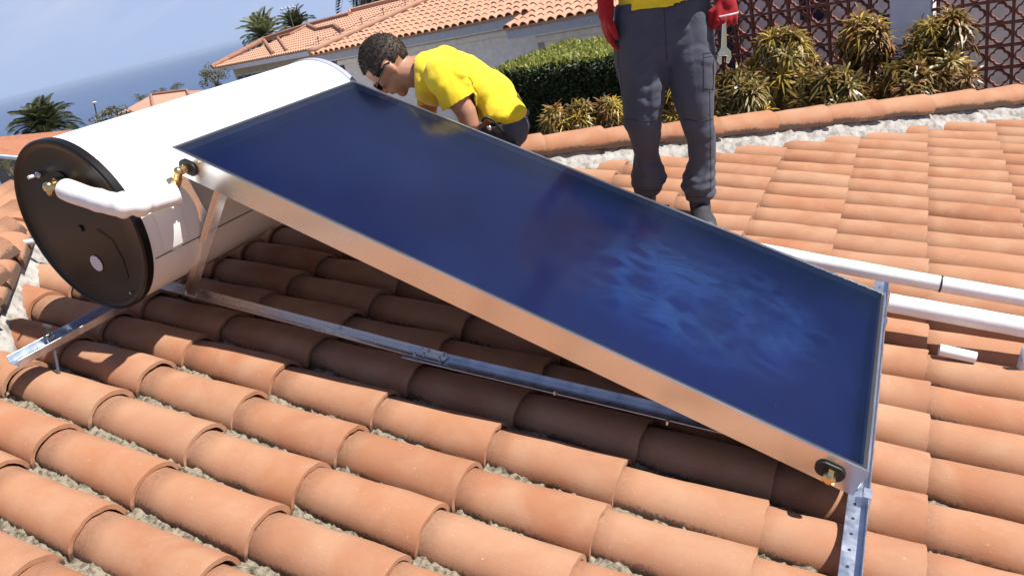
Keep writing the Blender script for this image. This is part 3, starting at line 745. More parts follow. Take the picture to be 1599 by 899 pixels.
for i, (s, w) in enumerate(((1.35, .75), (2.35, .95), (3.5, 1.1), (4.9, 1.3), (6.6, 1.1), (9.2, 1.3), (11.6, 1.3))):
    f0 = Ec+e2*s+b2*.775-UZ*1.02
    fr = bx(h2, 'window', FRAMEW, f0, e2*(w/2), b2*.03, UZ*.42)
    gm_ = MB()
    for k in (-1, 1):
        p_ = MB(); p_.box(f0-b2*.036+e2*(k*w*.245), e2*(w*.215), b2*.012, UZ*.35); p_.build('pane', WIN, fr)
# house 3: small roof over the tank
h3 = thing('hillside_house', rel(-43, 34, -9), 'small hillside house with low pinkish hip roof seen over the tank', 'house')
pk = [at_y(a, b, y) for a, b, y in ((172, 184, 31), (236, 149, 34), (292, 142, 33), (240, 172, 29), (330, 140, 29), (300, 160, 28.5))]
mb = MB(); mb.add(pk, [(0, 3, 1), (3, 5, 2, 1), (5, 4, 2)]); o = mb.build('roof', ROOF_FARM, h3)
mb = MB(); lo = [pk[0], pk[3], pk[5], pk[4]]
for a, b in zip(lo[:-1], lo[1:]): mb.add([a-UZ*.05, b-UZ*.05, b-UZ*6, a-UZ*6], [(0, 1, 2, 3)])
mb.add([pk[0], pk[1], pk[1]-UZ*6, pk[0]-UZ*6], [(0, 1, 2, 3)]); mb.build('wall', CREAM, h3)
mb = MB(); mb.tube([pk[3]+UZ*.05, pk[1]+UZ*.05], .09, 6); mb.tube([pk[5]+UZ*.05, pk[2]+UZ*.05], .09, 6); mb.tube([pk[1]+UZ*.05, pk[2]+UZ*.05], .09, 6); mb.build('ridge_cap', RIDGE_D, h3, kind='stuff')
# house 4: plain orange roof at the left edge
h4 = thing('orange_roofed_house', rel(-22, 12, -5), 'house with plain orange roof and white gutter at the left edge, below the palm', 'house')
OR = tile_mat('orange_roof_sheet', local=False, orange=(.40, .13, .055))
a0, a1 = at_z(-60, 219, -.97), at_z(135, 201, -1.10)
b0, b1_ = at_z(-60, 236, -1.22), at_z(135, 251, -1.36)
mb = MB(); mb.prism([a0, a1, b1_, b0], -UZ*.06); mb.build('roof', OR, h4)
mb = MB(); mid = [(b0.lerp(b1_, 0)), b0.lerp(b1_, 1)]; mb.tube([m_-UZ*.07 for m_ in mid], .065, 8); mb.build('gutter', FRAMEW, h4)
dv_ = (b1_-b0).normalized(); nb = UZ.cross(dv_).normalized(); nb = nb if nb.y > 0 else -nb
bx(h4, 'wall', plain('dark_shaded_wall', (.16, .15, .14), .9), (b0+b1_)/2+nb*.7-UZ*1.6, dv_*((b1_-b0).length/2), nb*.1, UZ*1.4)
ab = (a1-a0).normalized(); back4 = [a0, a1, a1+nb*3.2-UZ*1.0, a0+nb*3.2-UZ*1.0]
mb = MB(); mb.prism([p-UZ*.002 for p in back4], -UZ*.06); mb.build('rear_roof', OR, h4)
bx(h4, 'rear_wall', CREAM, (a0+a1)/2+nb*2.8-UZ*2.3, ab*((a1-a0).length/2-.2), nb*.1, UZ*1.4)
mb = MB(); mb.prism([b1_-dv_*.3+nb*.5-UZ*.15, a1-dv_*.3-UZ*.15, back4[2]-dv_*.3-nb*.3-UZ*.15, back4[2]-dv_*.3-nb*.3-UZ*2.5, b1_-dv_*.3+nb*.5-UZ*2.5], -dv_*.12); mb.build('end_wall', CREAM, h4)
rr_ = ray(13, 266); wc = b0+nb*.55
t_ = (wc-C0).dot(nb)/rr_.dot(nb); pw = C0+rr_*t_
w4 = bx(h4, 'window', FRAMEW, pw, dv_*.16, nb*.03, UZ*.17); bx(w4, 'pane', plain('pink_blind', (.55, .34, .26), .6), pw-nb*.034, dv_*.12, nb*.004, UZ*.13)

# ============================================================ breeze block screen wall
BRK = plain('dark_terracotta_block', (.23, .085, .06), .9, var=.25, scale=20., bump=.2)
W0 = rel(-.40, 10.3, 0); bs = .243
scr_t = thing('breeze_block_wall', rel(0, 10.3, -3), 'terracotta breeze block screen wall with clover shaped openings', 'wall')
def block_mesh():
    mb = MB(); h = bs/2; d = .045; tb = .0135
    for sx, sz, w, hh in ((0, h-tb/2, h, tb/2), (0, -h+tb/2, h, tb/2)): mb.box((sx, 0, sz), (w-.001, 0, 0), (0, d, 0), (0, 0, hh))
    for sx in (-1, 1): mb.box((sx*(h-tb/2), 0, 0), (tb/2-.001, 0, 0), (0, d-.002, 0), (0, 0, h-tb))
    n = 48; vs = []
    for k in range(n):
        t = 2*PI*k/n; r = (h-.031)*(.80+.20*abs(math.cos(2*t))**.6 if False else (.70+.26*abs(math.cos(2*t))**.8))
        for rr, dd in ((r, -d), (r, d), (r+.016, d), (r+.016, -d)): vs.append((math.cos(t)*rr, dd*.9, math.sin(t)*rr))
    fs = []
    for k in range(n):
        a, b = 4*k, 4*((k+1) % n)
        fs += [(a, a+1, b+1, b), (a+1, a+2, b+2, b+1), (a+2, a+3, b+3, b+2), (a+3, a, b, b+3)]
    mb.add(vs, fs)
    return mb.build('screen_block', BRK, data_only=True)
bm_ = block_mesh()
r1361 = ray(1361, 80); s_ph = (W0-C0).dot(B1)/r1361.dot(B1); s_ph = ((C0+r1361*s_ph)-W0).dot(E1)
z_ph = -.118
cnt = 0; rest = MB()
for i in range(-14, 13):
    for j in range(-12, 5):
        s = s_ph+(i+.5)*bs; z = z_ph*1+(j+.5)*bs-.62
        if -.36 < s-.19 < .0: pass
        p = W0+E1*s+UZ*z
        if abs(s-.17) < .20: continue
        m = frame_m(p, E1, B1, UZ)
        if on_screen(p, 20) and cnt < 290: inst('screen_block', bm_, scr_t, m); cnt += 1
        elif z > -2.9: rest.add([m @ v_.co for v_ in bm_.vertices], [tuple(f.vertices) for f in bm_.polygons])
rest.build('screen_blocks', BRK, scr_t, kind='stuff')
pil = thing('wall_pillar', rel(-.2, 10.2, -3), 'square grey rendered pillar rising between the breeze block panels', 'pillar')
PIL = plain('grey_render', (.72, .72, .82), .85, var=.06, bump=.2)
pl_, pr_ = ray(1390, 60), ray(1452, 10)
ppos = lambda r: C0+r*((W0-B1*.12-C0).dot(B1)/r.dot(B1))
pL, pR = ppos(pl_), ppos(pr_); cx_ = (pL+pR)/2; wd = (pR-pL).dot(E1)/2
pc = Vector((cx_.x, cx_.y, CZ-1.3))+B1*.16
bx(pil, 'shaft', PIL, pc, E1*wd, B1*.16, UZ*1.65, .008)
bx(pil, 'cap', PIL, pc+UZ*1.70, E1*(wd+.04), B1*.2, UZ*.05, .01)
# the yard wall behind the screen, in shade, and its sunlit return
back = thing('yard_wall', rel(0, 12.2, -3), 'pale plastered yard wall seen through the breeze block openings', 'wall')
bx(back, 'wall_panel', GREYWALL, W0+B1*1.6-E1*.55+UZ*(-1.2), E1*2.58, B1*.08, UZ*1.8)
dd_ = (E1*.8+B1*.6).normalized()
ca = W0+B1*1.6+E1*2.05
bx(back, 'wall_panel', CREAM, ca+dd_*1.6+UZ*(-1.2), dd_*1.6, dd_.cross(UZ)*.08, UZ*1.8, 0)
op = W0+B1*1.50; 
for (xa, xb, ya, yb) in ((1247, 1291, -14, 26), (1120, 1166, -20, 150)):
    q0_, q1_ = ray(xa, ya), ray(xb, yb); f_ = lambda r: C0+r*((op-C0).dot(B1)/r.dot(B1))
    A0, A1 = f_(q0_), f_(q1_); c_ = (A0+A1)/2
    w_ = bx(back, 'window', FRAMEW if False else plain('dark_opening_frame', (.06, .04, .04), .8), c_, E1*abs((A1-A0).dot(E1)/2), B1*.015, UZ*abs((A1-A0).z/2))
    bx(w_, 'pane', WIN, c_-B1*.018, E1*abs((A1-A0).dot(E1)/2-.04), B1*.002, UZ*abs((A1-A0).z/2-.04))

# ============================================================ plants
def leafmat(name, cols, rough=.45, trans=.25, sc_=6., rnd=True):
    m = Mat(name); v = m.co(rnd=rnd); f = m.noise(v, sc_, 3, .6)
    m.set(Base_Color=m.ramp(f, [(.25+.5*i/(len(cols)-1), c) for i, c in enumerate(cols)]), Roughness=rough)
    b = m.n('ShaderNodeBsdfTranslucent'); m.l(m.ramp(f, [(.25+.5*i/(len(cols)-1), tuple(min(1, x*1.3) for x in c)) for i, c in enumerate(cols)]), b.inputs[0])
    x = m.n('ShaderNodeMixShader'); x.inputs[0].default_value = trans; m.l(m.b.outputs[0], x.inputs[1]); m.l(b.outputs[0], x.inputs[2]); m.l(x.outputs[0], m.o.inputs[0])
    return m.m
HEDGE_M = leafmat('shaded_hedge_leaf', [(.018, .030, .010), (.035, .055, .018), (.07, .09, .028)], .65, .08, 9., False)  # side leaves, coloured darker to paint the hedge's shaded face
def leaf(mb, p, d, n_, L, w, droop=0., fold=.0):
    """a lance-shaped leaf: 5 rows of points along d, falling away with droop"""
    d = d.normalized(); s = d.cross(n_).normalized(); up = s.cross(d); vs = []
    for i, (t, ww) in enumerate(((0, .15), (.3, .9), (.6, 1.), (.85, .55), (1, .02))):
        c = p+d*(L*t)+Vector((0, 0, -droop*L*t*t)); vs += [c-s*(w*ww)+up*(fold*w*ww), c+s*(w*ww)+up*(fold*w*ww)]
    mb.add(vs, [(2*i, 2*i+1, 2*i+3, 2*i+2) for i in range(4)])
def rnd_dir():
    while True:
        v = Vector((random.uniform(-1, 1), random.uniform(-1, 1), random.uniform(-1, 1)))
        if .1 < v.length < 1: return v.normalized()
# hedge
zt_h = -1.12
def px_on_z(px, py, z): return at_z(px, py, z)
hf_ = px_on_z(850, 103, zt_h); hb_ = px_on_z(850, 76, zt_h)
thick_h = (hb_-hf_).dot(B1)
s0 = (px_on_z(752, 118, zt_h)-hf_).dot(E1); s1 = (px_on_z(1052, 62, zt_h)-hf_).dot(E1)
hh_t = thing('clipped_hedge', hf_+E1*((s0+s1)/2)-UZ*1.7, 'long clipped green hedge with a flat sunlit top below the white house', 'hedge')
mb = MB(); mt_ = MB()
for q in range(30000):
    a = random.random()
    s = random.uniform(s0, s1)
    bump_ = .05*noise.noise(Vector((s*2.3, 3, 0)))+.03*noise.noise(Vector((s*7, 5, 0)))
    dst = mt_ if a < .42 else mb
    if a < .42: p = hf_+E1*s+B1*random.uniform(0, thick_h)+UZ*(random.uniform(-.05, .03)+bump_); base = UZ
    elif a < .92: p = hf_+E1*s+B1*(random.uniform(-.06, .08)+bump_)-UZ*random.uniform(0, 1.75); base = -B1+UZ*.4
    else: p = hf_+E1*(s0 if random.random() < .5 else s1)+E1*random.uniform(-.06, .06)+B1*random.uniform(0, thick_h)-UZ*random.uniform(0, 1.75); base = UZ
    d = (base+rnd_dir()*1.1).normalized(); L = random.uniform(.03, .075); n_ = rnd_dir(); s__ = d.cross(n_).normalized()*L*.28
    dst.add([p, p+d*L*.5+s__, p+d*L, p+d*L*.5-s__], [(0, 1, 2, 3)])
mb.build('foliage', HEDGE_M, hh_t); mt_.build('sunlit_top_leaves', leafmat('sunlit_hedge_leaf', [(.15, .18, .035), (.26, .28, .06), (.42, .38, .12)], .55, .35, 9., False), hh_t)  # top leaves coloured lighter to paint the sunlight on the hedge top
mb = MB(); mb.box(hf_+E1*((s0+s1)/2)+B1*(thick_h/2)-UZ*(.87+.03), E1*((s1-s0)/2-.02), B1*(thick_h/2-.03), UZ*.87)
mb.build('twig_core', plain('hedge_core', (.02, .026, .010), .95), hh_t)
# crotons
CR = [leafmat('croton_leaf_'+a, c, .42, .25, 7.) for a, c in (('gold', [(.58, .38, .05), (.36, .27, .04), (.70, .48, .13)]), ('olive', [(.06, .075, .02), (.19, .14, .035), (.33, .14, .045)]), ('rust', [(.36, .10, .04), (.17, .11, .03), (.48, .21, .06)]), ('green', [(.06, .075, .02), (.17, .13, .03), (.36, .19, .05)]))]
def rosette(name, mat, n=26, L=.20, w=.014):
    mb = MB()
    for i in range(n):
        a = i*2.399+random.uniform(-.3, .3); el = 1.15-1.35*(i/n)+random.uniform(-.15, .15)
        d = Vector((math.cos(a)*math.cos(el), math.sin(a)*math.cos(el), math.sin(el)))
        leaf(mb, Vector((0, 0, -.05*i/n))+d*.01, d, UZ+rnd_dir()*.2, L*random.uniform(.7, 1.15), w*random.uniform(.8, 1.2), droop=random.uniform(.25, .85), fold=.35)
    return mb.build(name, mat, data_only=True)
RS = [rosette('leaf_rosette', CR[i % 4], 36, .19 if i < 4 else .24, .009 if i % 4 == 0 else .0125) for i in range(8)]
STEM = plain('woody_stem', (.16, .12, .08), .85)
def croton(px, py, wpx, hpx, y, label, mix_, n=26, ground=-3.05, scale=1.):
    top = at_y(px, py-hpx/2, y); mid_ = at_y(px, py, y); r = ray(px, py); k = y/r.y/F*math.sqrt(1+((px-PCX)/F)**2)
    a, h = wpx/2*k, hpx/2*k
    t = thing('croton_bush', Vector((mid_.x, mid_.y, CZ+ground)), label, 'bush', 'croton bushes along the ridge of the roof')
    base = Vector((mid_.x, mid_.y, CZ+ground)); sm_ = MB()
    for i in range(n):
        el = random.random()**.8; an = i*2.399; rr = math.sqrt(max(0, 1-el*el))*.92
        if i % 4 == 3: rr *= .5; el *= .7
        p = mid_+Vector((math.cos(an)*a*rr*.85, math.sin(an)*a*rr*.7, h*(2*el-1)*.84))
        ax = (Vector((math.cos(an)*rr, math.sin(an)*rr, 1.0))+rnd_dir()*.25).normalized(); x = ax.orthogonal().normalized()
        rot = Matrix.Rotation(random.uniform(0, 6.28), 3, ax); x = rot @ x
        s_sc = scale*random.uniform(.8, 1.2)
        m = frame_m(p, x*s_sc, ax.cross(x)*s_sc, ax*s_sc)
        inst('leaf_rosette', RS[random.choice(mix_)+(4 if random.random() < .5 else 0)], t, m)
        if i % 2 == 0: sm_.tube([base+Vector((random.uniform(-.05, .05), random.uniform(-.05, .05), 0)), base.lerp(p, .55)+Vector((0, 0, .1)), p], [.016, .011, .006], 5)
    sm_.build('stem', STEM, t, kind='stuff')
    return t
croton(1222, 104, 128, 112, 8.6, 'wide croton bush with golden yellow leaves beside the worker\'s wrench', [0, 0, 0, 1, 3, 2], 46)
croton(1349, 92, 96, 128, 8.8, 'tall rusty brown croton bush left of the grey pillar', [2, 1, 0, 2, 2], 44)
croton(1464, 84, 112, 122, 8.8, 'tall drooping croton bush in front of the grey pillar\'s right edge', [1, 2, 0, 2, 1], 46)
croton(1290, 140, 120, 60, 8.2, 'low green croton bush between the golden bush and the rusty one', [3, 1, 3, 2], 26)
croton(1410, 128, 70, 56, 8.4, 'low croton bush at the foot of the grey pillar', [3, 1, 2], 18)
croton(1150, 150, 110, 70, 7.9, 'dark green croton bush right of the standing worker\'s knee', [3, 3, 1, 0], 26)
croton(1052, 150, 60, 70, 7.9, 'small croton bush seen between the standing worker\'s legs', [1, 2, 0, 3], 16)
croton(866, 190, 50, 44, 7.2, 'leftmost small croton tuft below the dark side of the hedge', [1, 2, 0], 11, scale=.8)
croton(908, 183, 54, 46, 7.3, 'middle small croton tuft below the dark side of the hedge', [0, 1, 2], 12, scale=.8)
croton(950, 176, 50, 46, 7.4, 'small croton tuft just left of the standing worker\'s thigh', [1, 2, 0], 11, scale=.8)
# palms
def frond_mesh(name, mat, L=2., nl=26, lw=.03, ll=.5, arch=.7, fan=False):
    mb = MB(); pts = []
    for i in range(nl+1):
        t = i/nl; pts.append(Vector((L*t*(1-.12*t), 0, L*arch*(.55*t-1.05*t*t))))
    mb.tube(pts, [.03*(1-.85*i/nl) for i in range(nl+1)], 5)
    for i in range(2, nl+1):
        t = i/nl; l = ll*(math.sin(PI*min(1, t*.85+.12)))**.6
        for sgn in (-1, 1):
            d = Vector((.55+.3*t, sgn*.9, .35-.2*t)).normalized(); s = Vector((1, 0, 0)).cross(d).normalized(); w = Vector((lw, 0, 0)); p = pts[i]
            mb.add([p, p+d*l*.5+w-UZ*.02, p+d*l-UZ*l*.3, p+d*l*.5-w-UZ*.02], [(0, 1, 2, 3)])
    return mb.build(name, mat, data_only=True)
PALM_D = leafmat('date_palm_leaf', [(.030, .045, .018), (.06, .075, .03), (.15, .14, .06)], .5, .15, 1.5); PALM_P = leafmat('pale_palm_leaf', [(.10, .13, .06), (.20, .22, .11), (.30, .30, .17)], .5, .2, 1.5)
TRUNK = plain('palm_trunk', (.13, .10, .07), .9, var=.3, scale=3., bump=.5, bscale=8.)
def palm(px, py, y, R_, label, mat, n=46, arch=.7, low=-.5, ground=None, seed=1):
    random.seed(seed); c = at_y(px, py, y); z0 = ground if ground is not None else CZ+land(c.x, c.y)
    t = thing('palm_tree', Vector((c.x, c.y, z0)), label, 'palm tree')
    fm = [frond_mesh('frond', mat, R_*q, 26, .028*R_, .30*R_, arch) for q in (1., .9, .8)]
    for i in range(n):
        a = i*2.399+random.uniform(-.2, .2); el = 1.35-(1.35-low)*(i/n)**1.0+random.uniform(-.1, .1)
        x = Vector((math.cos(a)*math.cos(el), math.sin(a)*math.cos(el), math.sin(el))); yv = UZ.cross(x).normalized() if abs(x.z) < .99 else Vector((0, 1, 0)); z = x.cross(yv).normalized()
        inst('frond', fm[i % 3], t, frame_m(c+x*.08, x, yv, z))
    mb = MB(); mb.tube([Vector((c.x, c.y, z0-.3)), Vector((c.x+.05, c.y, (z0+c.z)/2)), Vector((c.x, c.y, c.z-.1*R_)), Vector((c.x, c.y, c.z+.12*R_))], [.22*R_/2, .19*R_/2, .21*R_/2, .12*R_/2], 12)
    mb.build('trunk', TRUNK, t, smooth=True)
palm(74, 202, 21, 1.72, 'dark date palm standing behind the orange roof at the left edge', PALM_D, 60, .62, -.25, seed=3)
palm(414, 58, 44, 2.3, 'pale green palm left of its twin beyond the far villa\'s roof', PALM_P, 44, .45, -.7, seed=5)
palm(464, 45, 47, 1.9, 'darker palm right of the pale palm, beyond the far villa\'s roof', PALM_D, 40, .55, -.5, seed=6)
palm(590, -42, 40, 3.6, 'palm whose hanging fronds dip into the top edge above the roofs', PALM_D, 50, .8, -.9, seed=8)
random.seed(21)
# shrubs far off
SHRUB = leafmat('shrub_leaf', [(.04, .05, .02), (.10, .10, .04), (.17, .15, .07)], .6, .1, 1., False)
def shrub(px, py, wpx, hpx, y, label, n=900, name='round_shrub', cat='shrub'):
    c = at_y(px, py, y); k = y/ray(px, py).y/F*1.15; a, h = wpx/2*k, hpx/2*k; z0 = CZ+land(c.x, c.y)
    t = thing(name, Vector((c.x, c.y, z0)), label, cat); mb = MB()
    cl = [(rnd_dir(), random.uniform(.25, .5)) for _ in range(9)]
    for i in range(n):
        q, r_ = cl[i % 9]; p = Vector((q.x*a*.62, q.y*a*.62, q.z*h*.62)); e_ = rnd_dir()*random.random()**.4; p += Vector((e_.x*a*r_, e_.y*a*r_, e_.z*h*r_))+c
        L = a*random.uniform(.05, .12); d = rnd_dir(); s = d.cross(rnd_dir()).normalized()*L*.35; mb.add([p, p+d*L*.5+s, p+d*L, p+d*L*.5-s], [(0, 1, 2, 3)])
    mb.build('crown', SHRUB, t)
    mb = MB(); mb.tube([Vector((c.x, c.y, z0)), c], [a*.12, a*.06], 7)
    for q, r_ in cl[:5]: mb.tube([c-UZ*h*.6, c+Vector((q.x*a, q.y*a, q.z*h))*.5], [a*.05, a*.02], 5)
    mb.build('trunk', STEM, t, kind='stuff')
shrub(334, 122, 46, 40, 27, 'bushy tree at the near left corner of the far villa', 1600, 'bushy_tree', 'tree')
shrub(176, 182, 62, 26, 27, 'olive shrub left of the small hillside roof, over the tank', 1100)
shrub(219, 151, 26, 12, 36, 'leftmost of three shrubs behind the small hillside roof', 500)
shrub(246, 143, 26, 14, 37, 'middle shrub of the three behind the small hillside roof', 500)
shrub(277, 138, 26, 16, 36, 'rightmost of three shrubs behind the small hillside roof', 600)
shrub(15, 262, 30, 30, 9.5, 'green shrub in front of the orange roofed house\'s dark wall', 900)
# lamp post and aerial
lp = thing('lamp_post', at_y(152, 200, 40), 'thin lamp post with white head right of the dark palm', 'lamp post')
a = at_y(147, 161, 40); b = at_y(156, 205, 40)
mb = MB(); mb.tube([Vector((b.x, b.y, CZ+land(b.x, b.y))), b, a], [.10, .07, .05], 8); mb.build('pole', WIRE, lp)
mb = MB(); mb.ball(a, .14, (Vector((.30, 0, .05)), Vector((0, .15, 0)), Vector((0, 0, .10)))); mb.build('lamp_head', FRAMEW, lp, smooth=True)
an = thing('roof_aerial', at_y(455, 40, 43), 'thin television aerial above the two far palms', 'aerial')
a = at_y(449, 11, 43); b = at_y(457, 44, 43)
mb = MB(); mb.tube([b-UZ*3, a], .035, 6); mb.build('mast', WIRE, an)
mb = MB(); mb.tube([at_y(437, 16, 43), at_y(461, 11, 43)], .04, 6); mb.build('boom', FRAMEW, an)
for i in range(4):
    q = at_y(440+i*6, 15-i, 43); mb = MB(); mb.tube([q-UZ*.22, q+UZ*.22], .022, 5); mb.build('element', FRAMEW, an)
# ============================================================ the two workers
def remesh(mb, name, mat, parent, vox=.011, smooth_it=6, post=None, fac=.5):
    """join the overlapping shapes of mb into one continuous surface"""
    me = bpy.data.meshes.new(name+'_raw'); o_ = origin(parent)
    me.from_pydata([(v[0]-o_.x, v[1]-o_.y, v[2]-o_.z) for v in mb.v], [], mb.f)
    bm = bmesh.new(); bm.from_mesh(me); bmesh.ops.recalc_face_normals(bm, faces=bm.faces); bm.to_mesh(me); bm.free()
    tmp = bpy.data.objects.new('tmp', me); col.objects.link(tmp)
    r = tmp.modifiers.new('r', 'REMESH'); r.mode = 'VOXEL'; r.voxel_size = vox
    s = tmp.modifiers.new('s', 'SMOOTH'); s.iterations = smooth_it; s.factor = fac
    dg = bpy.context.evaluated_depsgraph_get(); dg.update()
    out_ = bpy.data.meshes.new_from_object(tmp.evaluated_get(dg)); out_.name = name
    bpy.data.objects.remove(tmp); bpy.data.meshes.remove(me)
    out_.materials.clear(); out_.materials.append(mat)
    if post:
        n_ = len(out_.vertices); nr = np.empty(n_*3); out_.vertices.foreach_get('normal', nr); nr = nr.reshape(-1, 3)
        for i, v in enumerate(out_.vertices):
            w_ = v.co+o_; d = post(w_, Vector(nr[i])); v.co = v.co+Vector(nr[i])*d
    out_.polygons.foreach_set('use_smooth', [True]*len(out_.polygons)); out_.update()
    ob = bpy.data.objects.new(name, out_); col.objects.link(ob); ob.parent = parent
    return ob
def trim(ob, parent, keep):
    """open a garment: drop faces whose centre fails keep(world point)"""
    o_ = origin(parent); bm = bmesh.new(); bm.from_mesh(ob.data)
    bmesh.ops.delete(bm, geom=[f for f in bm.faces if not keep(f.calc_center_median()+o_)], context='FACES')
    bm.to_mesh(ob.data); bm.free(); ob.data.update(); m = ob.modifiers.new('th', 'SOLIDIFY'); m.thickness = .005; m.offset = -1
def cut(ob, parent, planes):
    """clean garment openings: (point, outward normal, condition or None)"""
    o_ = origin(parent); bm = bmesh.new(); bm.from_mesh(ob.data)
    for co, no, cond in planes:
        fs_ = [f for f in bm.faces if cond is None or cond(f.calc_center_median()+o_)]
        ge = list({v for f in fs_ for v in f.verts})+list({e for f in fs_ for e in f.edges})+fs_
        bmesh.ops.bisect_plane(bm, geom=ge, plane_co=co-o_, plane_no=no)
        bmesh.ops.delete(bm, geom=[f for f in bm.faces if (f.calc_center_median()+o_-co).dot(no) > 1e-5 and (cond is None or cond(f.calc_center_median()+o_))], context='FACES')
    bm.to_mesh(ob.data); bm.free(); ob.data.update(); m = ob.modifiers.new('th', 'SOLIDIFY'); m.thickness = .005; m.offset = -1
def cloth(name, c, c2, weave=180., rough=.85, sheen=.2, wr=.25):
    m = Mat(name); v = m.co(); f = m.noise(v, 5., 5); g_ = m.noise(v, weave, 2)
    m.set(Base_Color=m.mix(m.math('MULTIPLY', g_, .35), m.ramp(f, [(.3, c), (.7, c2)]), tuple(x*.7 for x in c)), Roughness=rough)
    m.b.inputs['Sheen Weight'].default_value = sheen; m.b.inputs['Specular IOR Level'].default_value = .25
    m.bump(m.math('ADD', m.noise(v, 22., 3, .5, 1.2), m.math('MULTIPLY', g_, .25)), wr, .006); return m.m
YEL = cloth('yellow_cotton', (.80, .58, .018), (.86, .65, .026), wr=.3); GREY = cloth('grey_work_cloth', (.064, .068, .094), (.080, .084, .112), wr=.4, sheen=.05)
SKIN = Mat('skin'); v = SKIN.co(); SKIN.set(Base_Color=SKIN.ramp(SKIN.noise(v, 9., 5, .6), [(.3, (.36, .175, .105)), (.7, (.46, .235, .15))]), Roughness=.5)
SKIN.b.inputs['Subsurface Weight'].default_value = .12; SKIN.b.inputs['Subsurface Radius'].default_value = (.02, .008, .004); SKIN.bump(SKIN.noise(v, 150., 3), .12, .001); SKIN = SKIN.m
HAIRM = Mat('short_dark_hair'); v = HAIRM.co(); HAIRM.set(Base_Color=HAIRM.ramp(HAIRM.noise(v, 120., 5, .75), [(.35, (.010, .007, .005)), (.75, (.040, .026, .019))]), Roughness=.8); HAIRM.bump(HAIRM.noise(v, 260., 3, .7), .45, .003); HAIRM = HAIRM.m
FADE = plain('clipped_hair_fade', (.050, .031, .023), .75, var=.25, scale=60.)
REDG = cloth('red_knit_glove', (.27, .004, .010), (.36, .007, .015), 120., .7, .1, .2); SHOE = plain('dark_work_shoe', (.034, .034, .042), .6, var=.3, scale=30., bump=.3); SOLE = plain('shoe_sole', (.02, .02, .02), .7)
LENS = plain('dark_lens', (.006, .006, .008), .08); BELTM = plain('black_belt', (.012, .012, .014), .55)
LIP = plain('lip_skin', (.33, .13, .10), .5); EYEW = plain('eye_white', (.70, .68, .65), .2); IRIS = plain('iris', (.04, .02, .012), .15)

def plane_frame(px, py, y):
    """picture-parallel upright plane at a worker's distance: author poses as (px, py, depth toward the camera)"""
    b = at_y(px, py, y); n_ = Vector((C0.x-b.x, C0.y-b.y, 0)).normalized(); right = Vector((-n_.y, n_.x, 0)).normalized()
    if right.x < 0: right = -right
    def f(x, y_, c=0.):
        r = ray(x, y_); t = (b+n_*c-C0).dot(n_)/r.dot(n_); return C0+r*t
    return f, n_, right
def limb(mb, pts, rad, ry=None, n=16, up=None, k=4):
    """smoothly interpolated tapering limb with rounded ends"""
    m_ = len(pts); ry = ry or rad
    q = smooth_path(pts, k); rr_ = []; rs_ = []
    for i in range(len(q)):
        t = i/k; a = min(int(t), m_-2); f_ = t-a; f_ = f_*f_*(3-2*f_)
        rr_.append(rad[a]+(rad[a+1]-rad[a])*f_); rs_.append(ry[a]+(ry[a+1]-ry[a])*f_)
    mb.tube(q, rr_, n, ry=rs_, up=up)
    mb.ball(q[0], rr_[0]*.97, n=12, m=8) if abs(rr_[0]-rs_[0]) < .01 else None
    mb.ball(q[-1], rr_[-1]*.97, n=12, m=8) if abs(rr_[-1]-rs_[-1]) < .01 else None
def hand(mb, wrist, fwd, back, thumb, curl=.3, sc_=1., fat=1., tc_=.5, spread=.08):
    """palm, four bent fingers of unequal length and a thumb leaving the side of the palm"""
    fwd, back = fwd.normalized(), back.normalized(); back = (back-fwd*back.dot(fwd)).normalized(); side = (thumb-fwd*thumb.dot(fwd)-back*thumb.dot(back)).normalized()
    pl = .098*sc_; w = .042*sc_
    for i, o in enumerate((.92, .31, -.31, -.90)):
        mb.tube([wrist+side*(o*w*.62), wrist+fwd*(pl*.5)+side*(o*w*.9), wrist+fwd*pl*(1.-.03*i*i*.5)+side*(o*w)], [.0155*sc_*fat, .0165*sc_*fat, .0115*sc_*fat], 10)
    for i, (o, L) in enumerate(((.98, .074), (.33, .083), (-.33, .077), (-.98, .060))):
        p = wrist+fwd*pl*(.98-.02*i)+side*(o*w); a = 0; pts = [p]; c_ = curl*(1+.10*i)
        for j, f_ in enumerate((.45, .31, .24)):
            a += c_*(.9 if j == 0 else 1.15); d = fwd*math.cos(a)-back*math.sin(a)+side*(spread*o); p = p+d.normalized()*(L*sc_*f_); pts.append(p)
        r = .0088*sc_*fat*(1 if i < 3 else .88); mb.tube(pts, [r*1.08, r*1.03, r*.95, r*.8], 10)
        for q in pts: mb.ball(q, r*.98, n=8, m=6)
    b = wrist+fwd*(pl*.25)+side*(w*.9); d1 = (side*.75+fwd*.8-back*.35*tc_).normalized(); d2 = (side*.25*(1-tc_)+fwd*1.-back*.8*tc_-side*.3*tc_).normalized()
    pts = [b-side*w*.4, b+d1*.040*sc_, b+d1*.040*sc_+d2*.030*sc_, b+d1*.040*sc_+d2*.056*sc_]
    mb.tube(pts, [.0155*sc_*fat, .0125*sc_*fat, .0108*sc_*fat, .0088*sc_*fat], 10)
    for q, r in zip(pts[1:], (.0122, .0106, .0088)): mb.ball(q, r*sc_*fat, n=8, m=6)
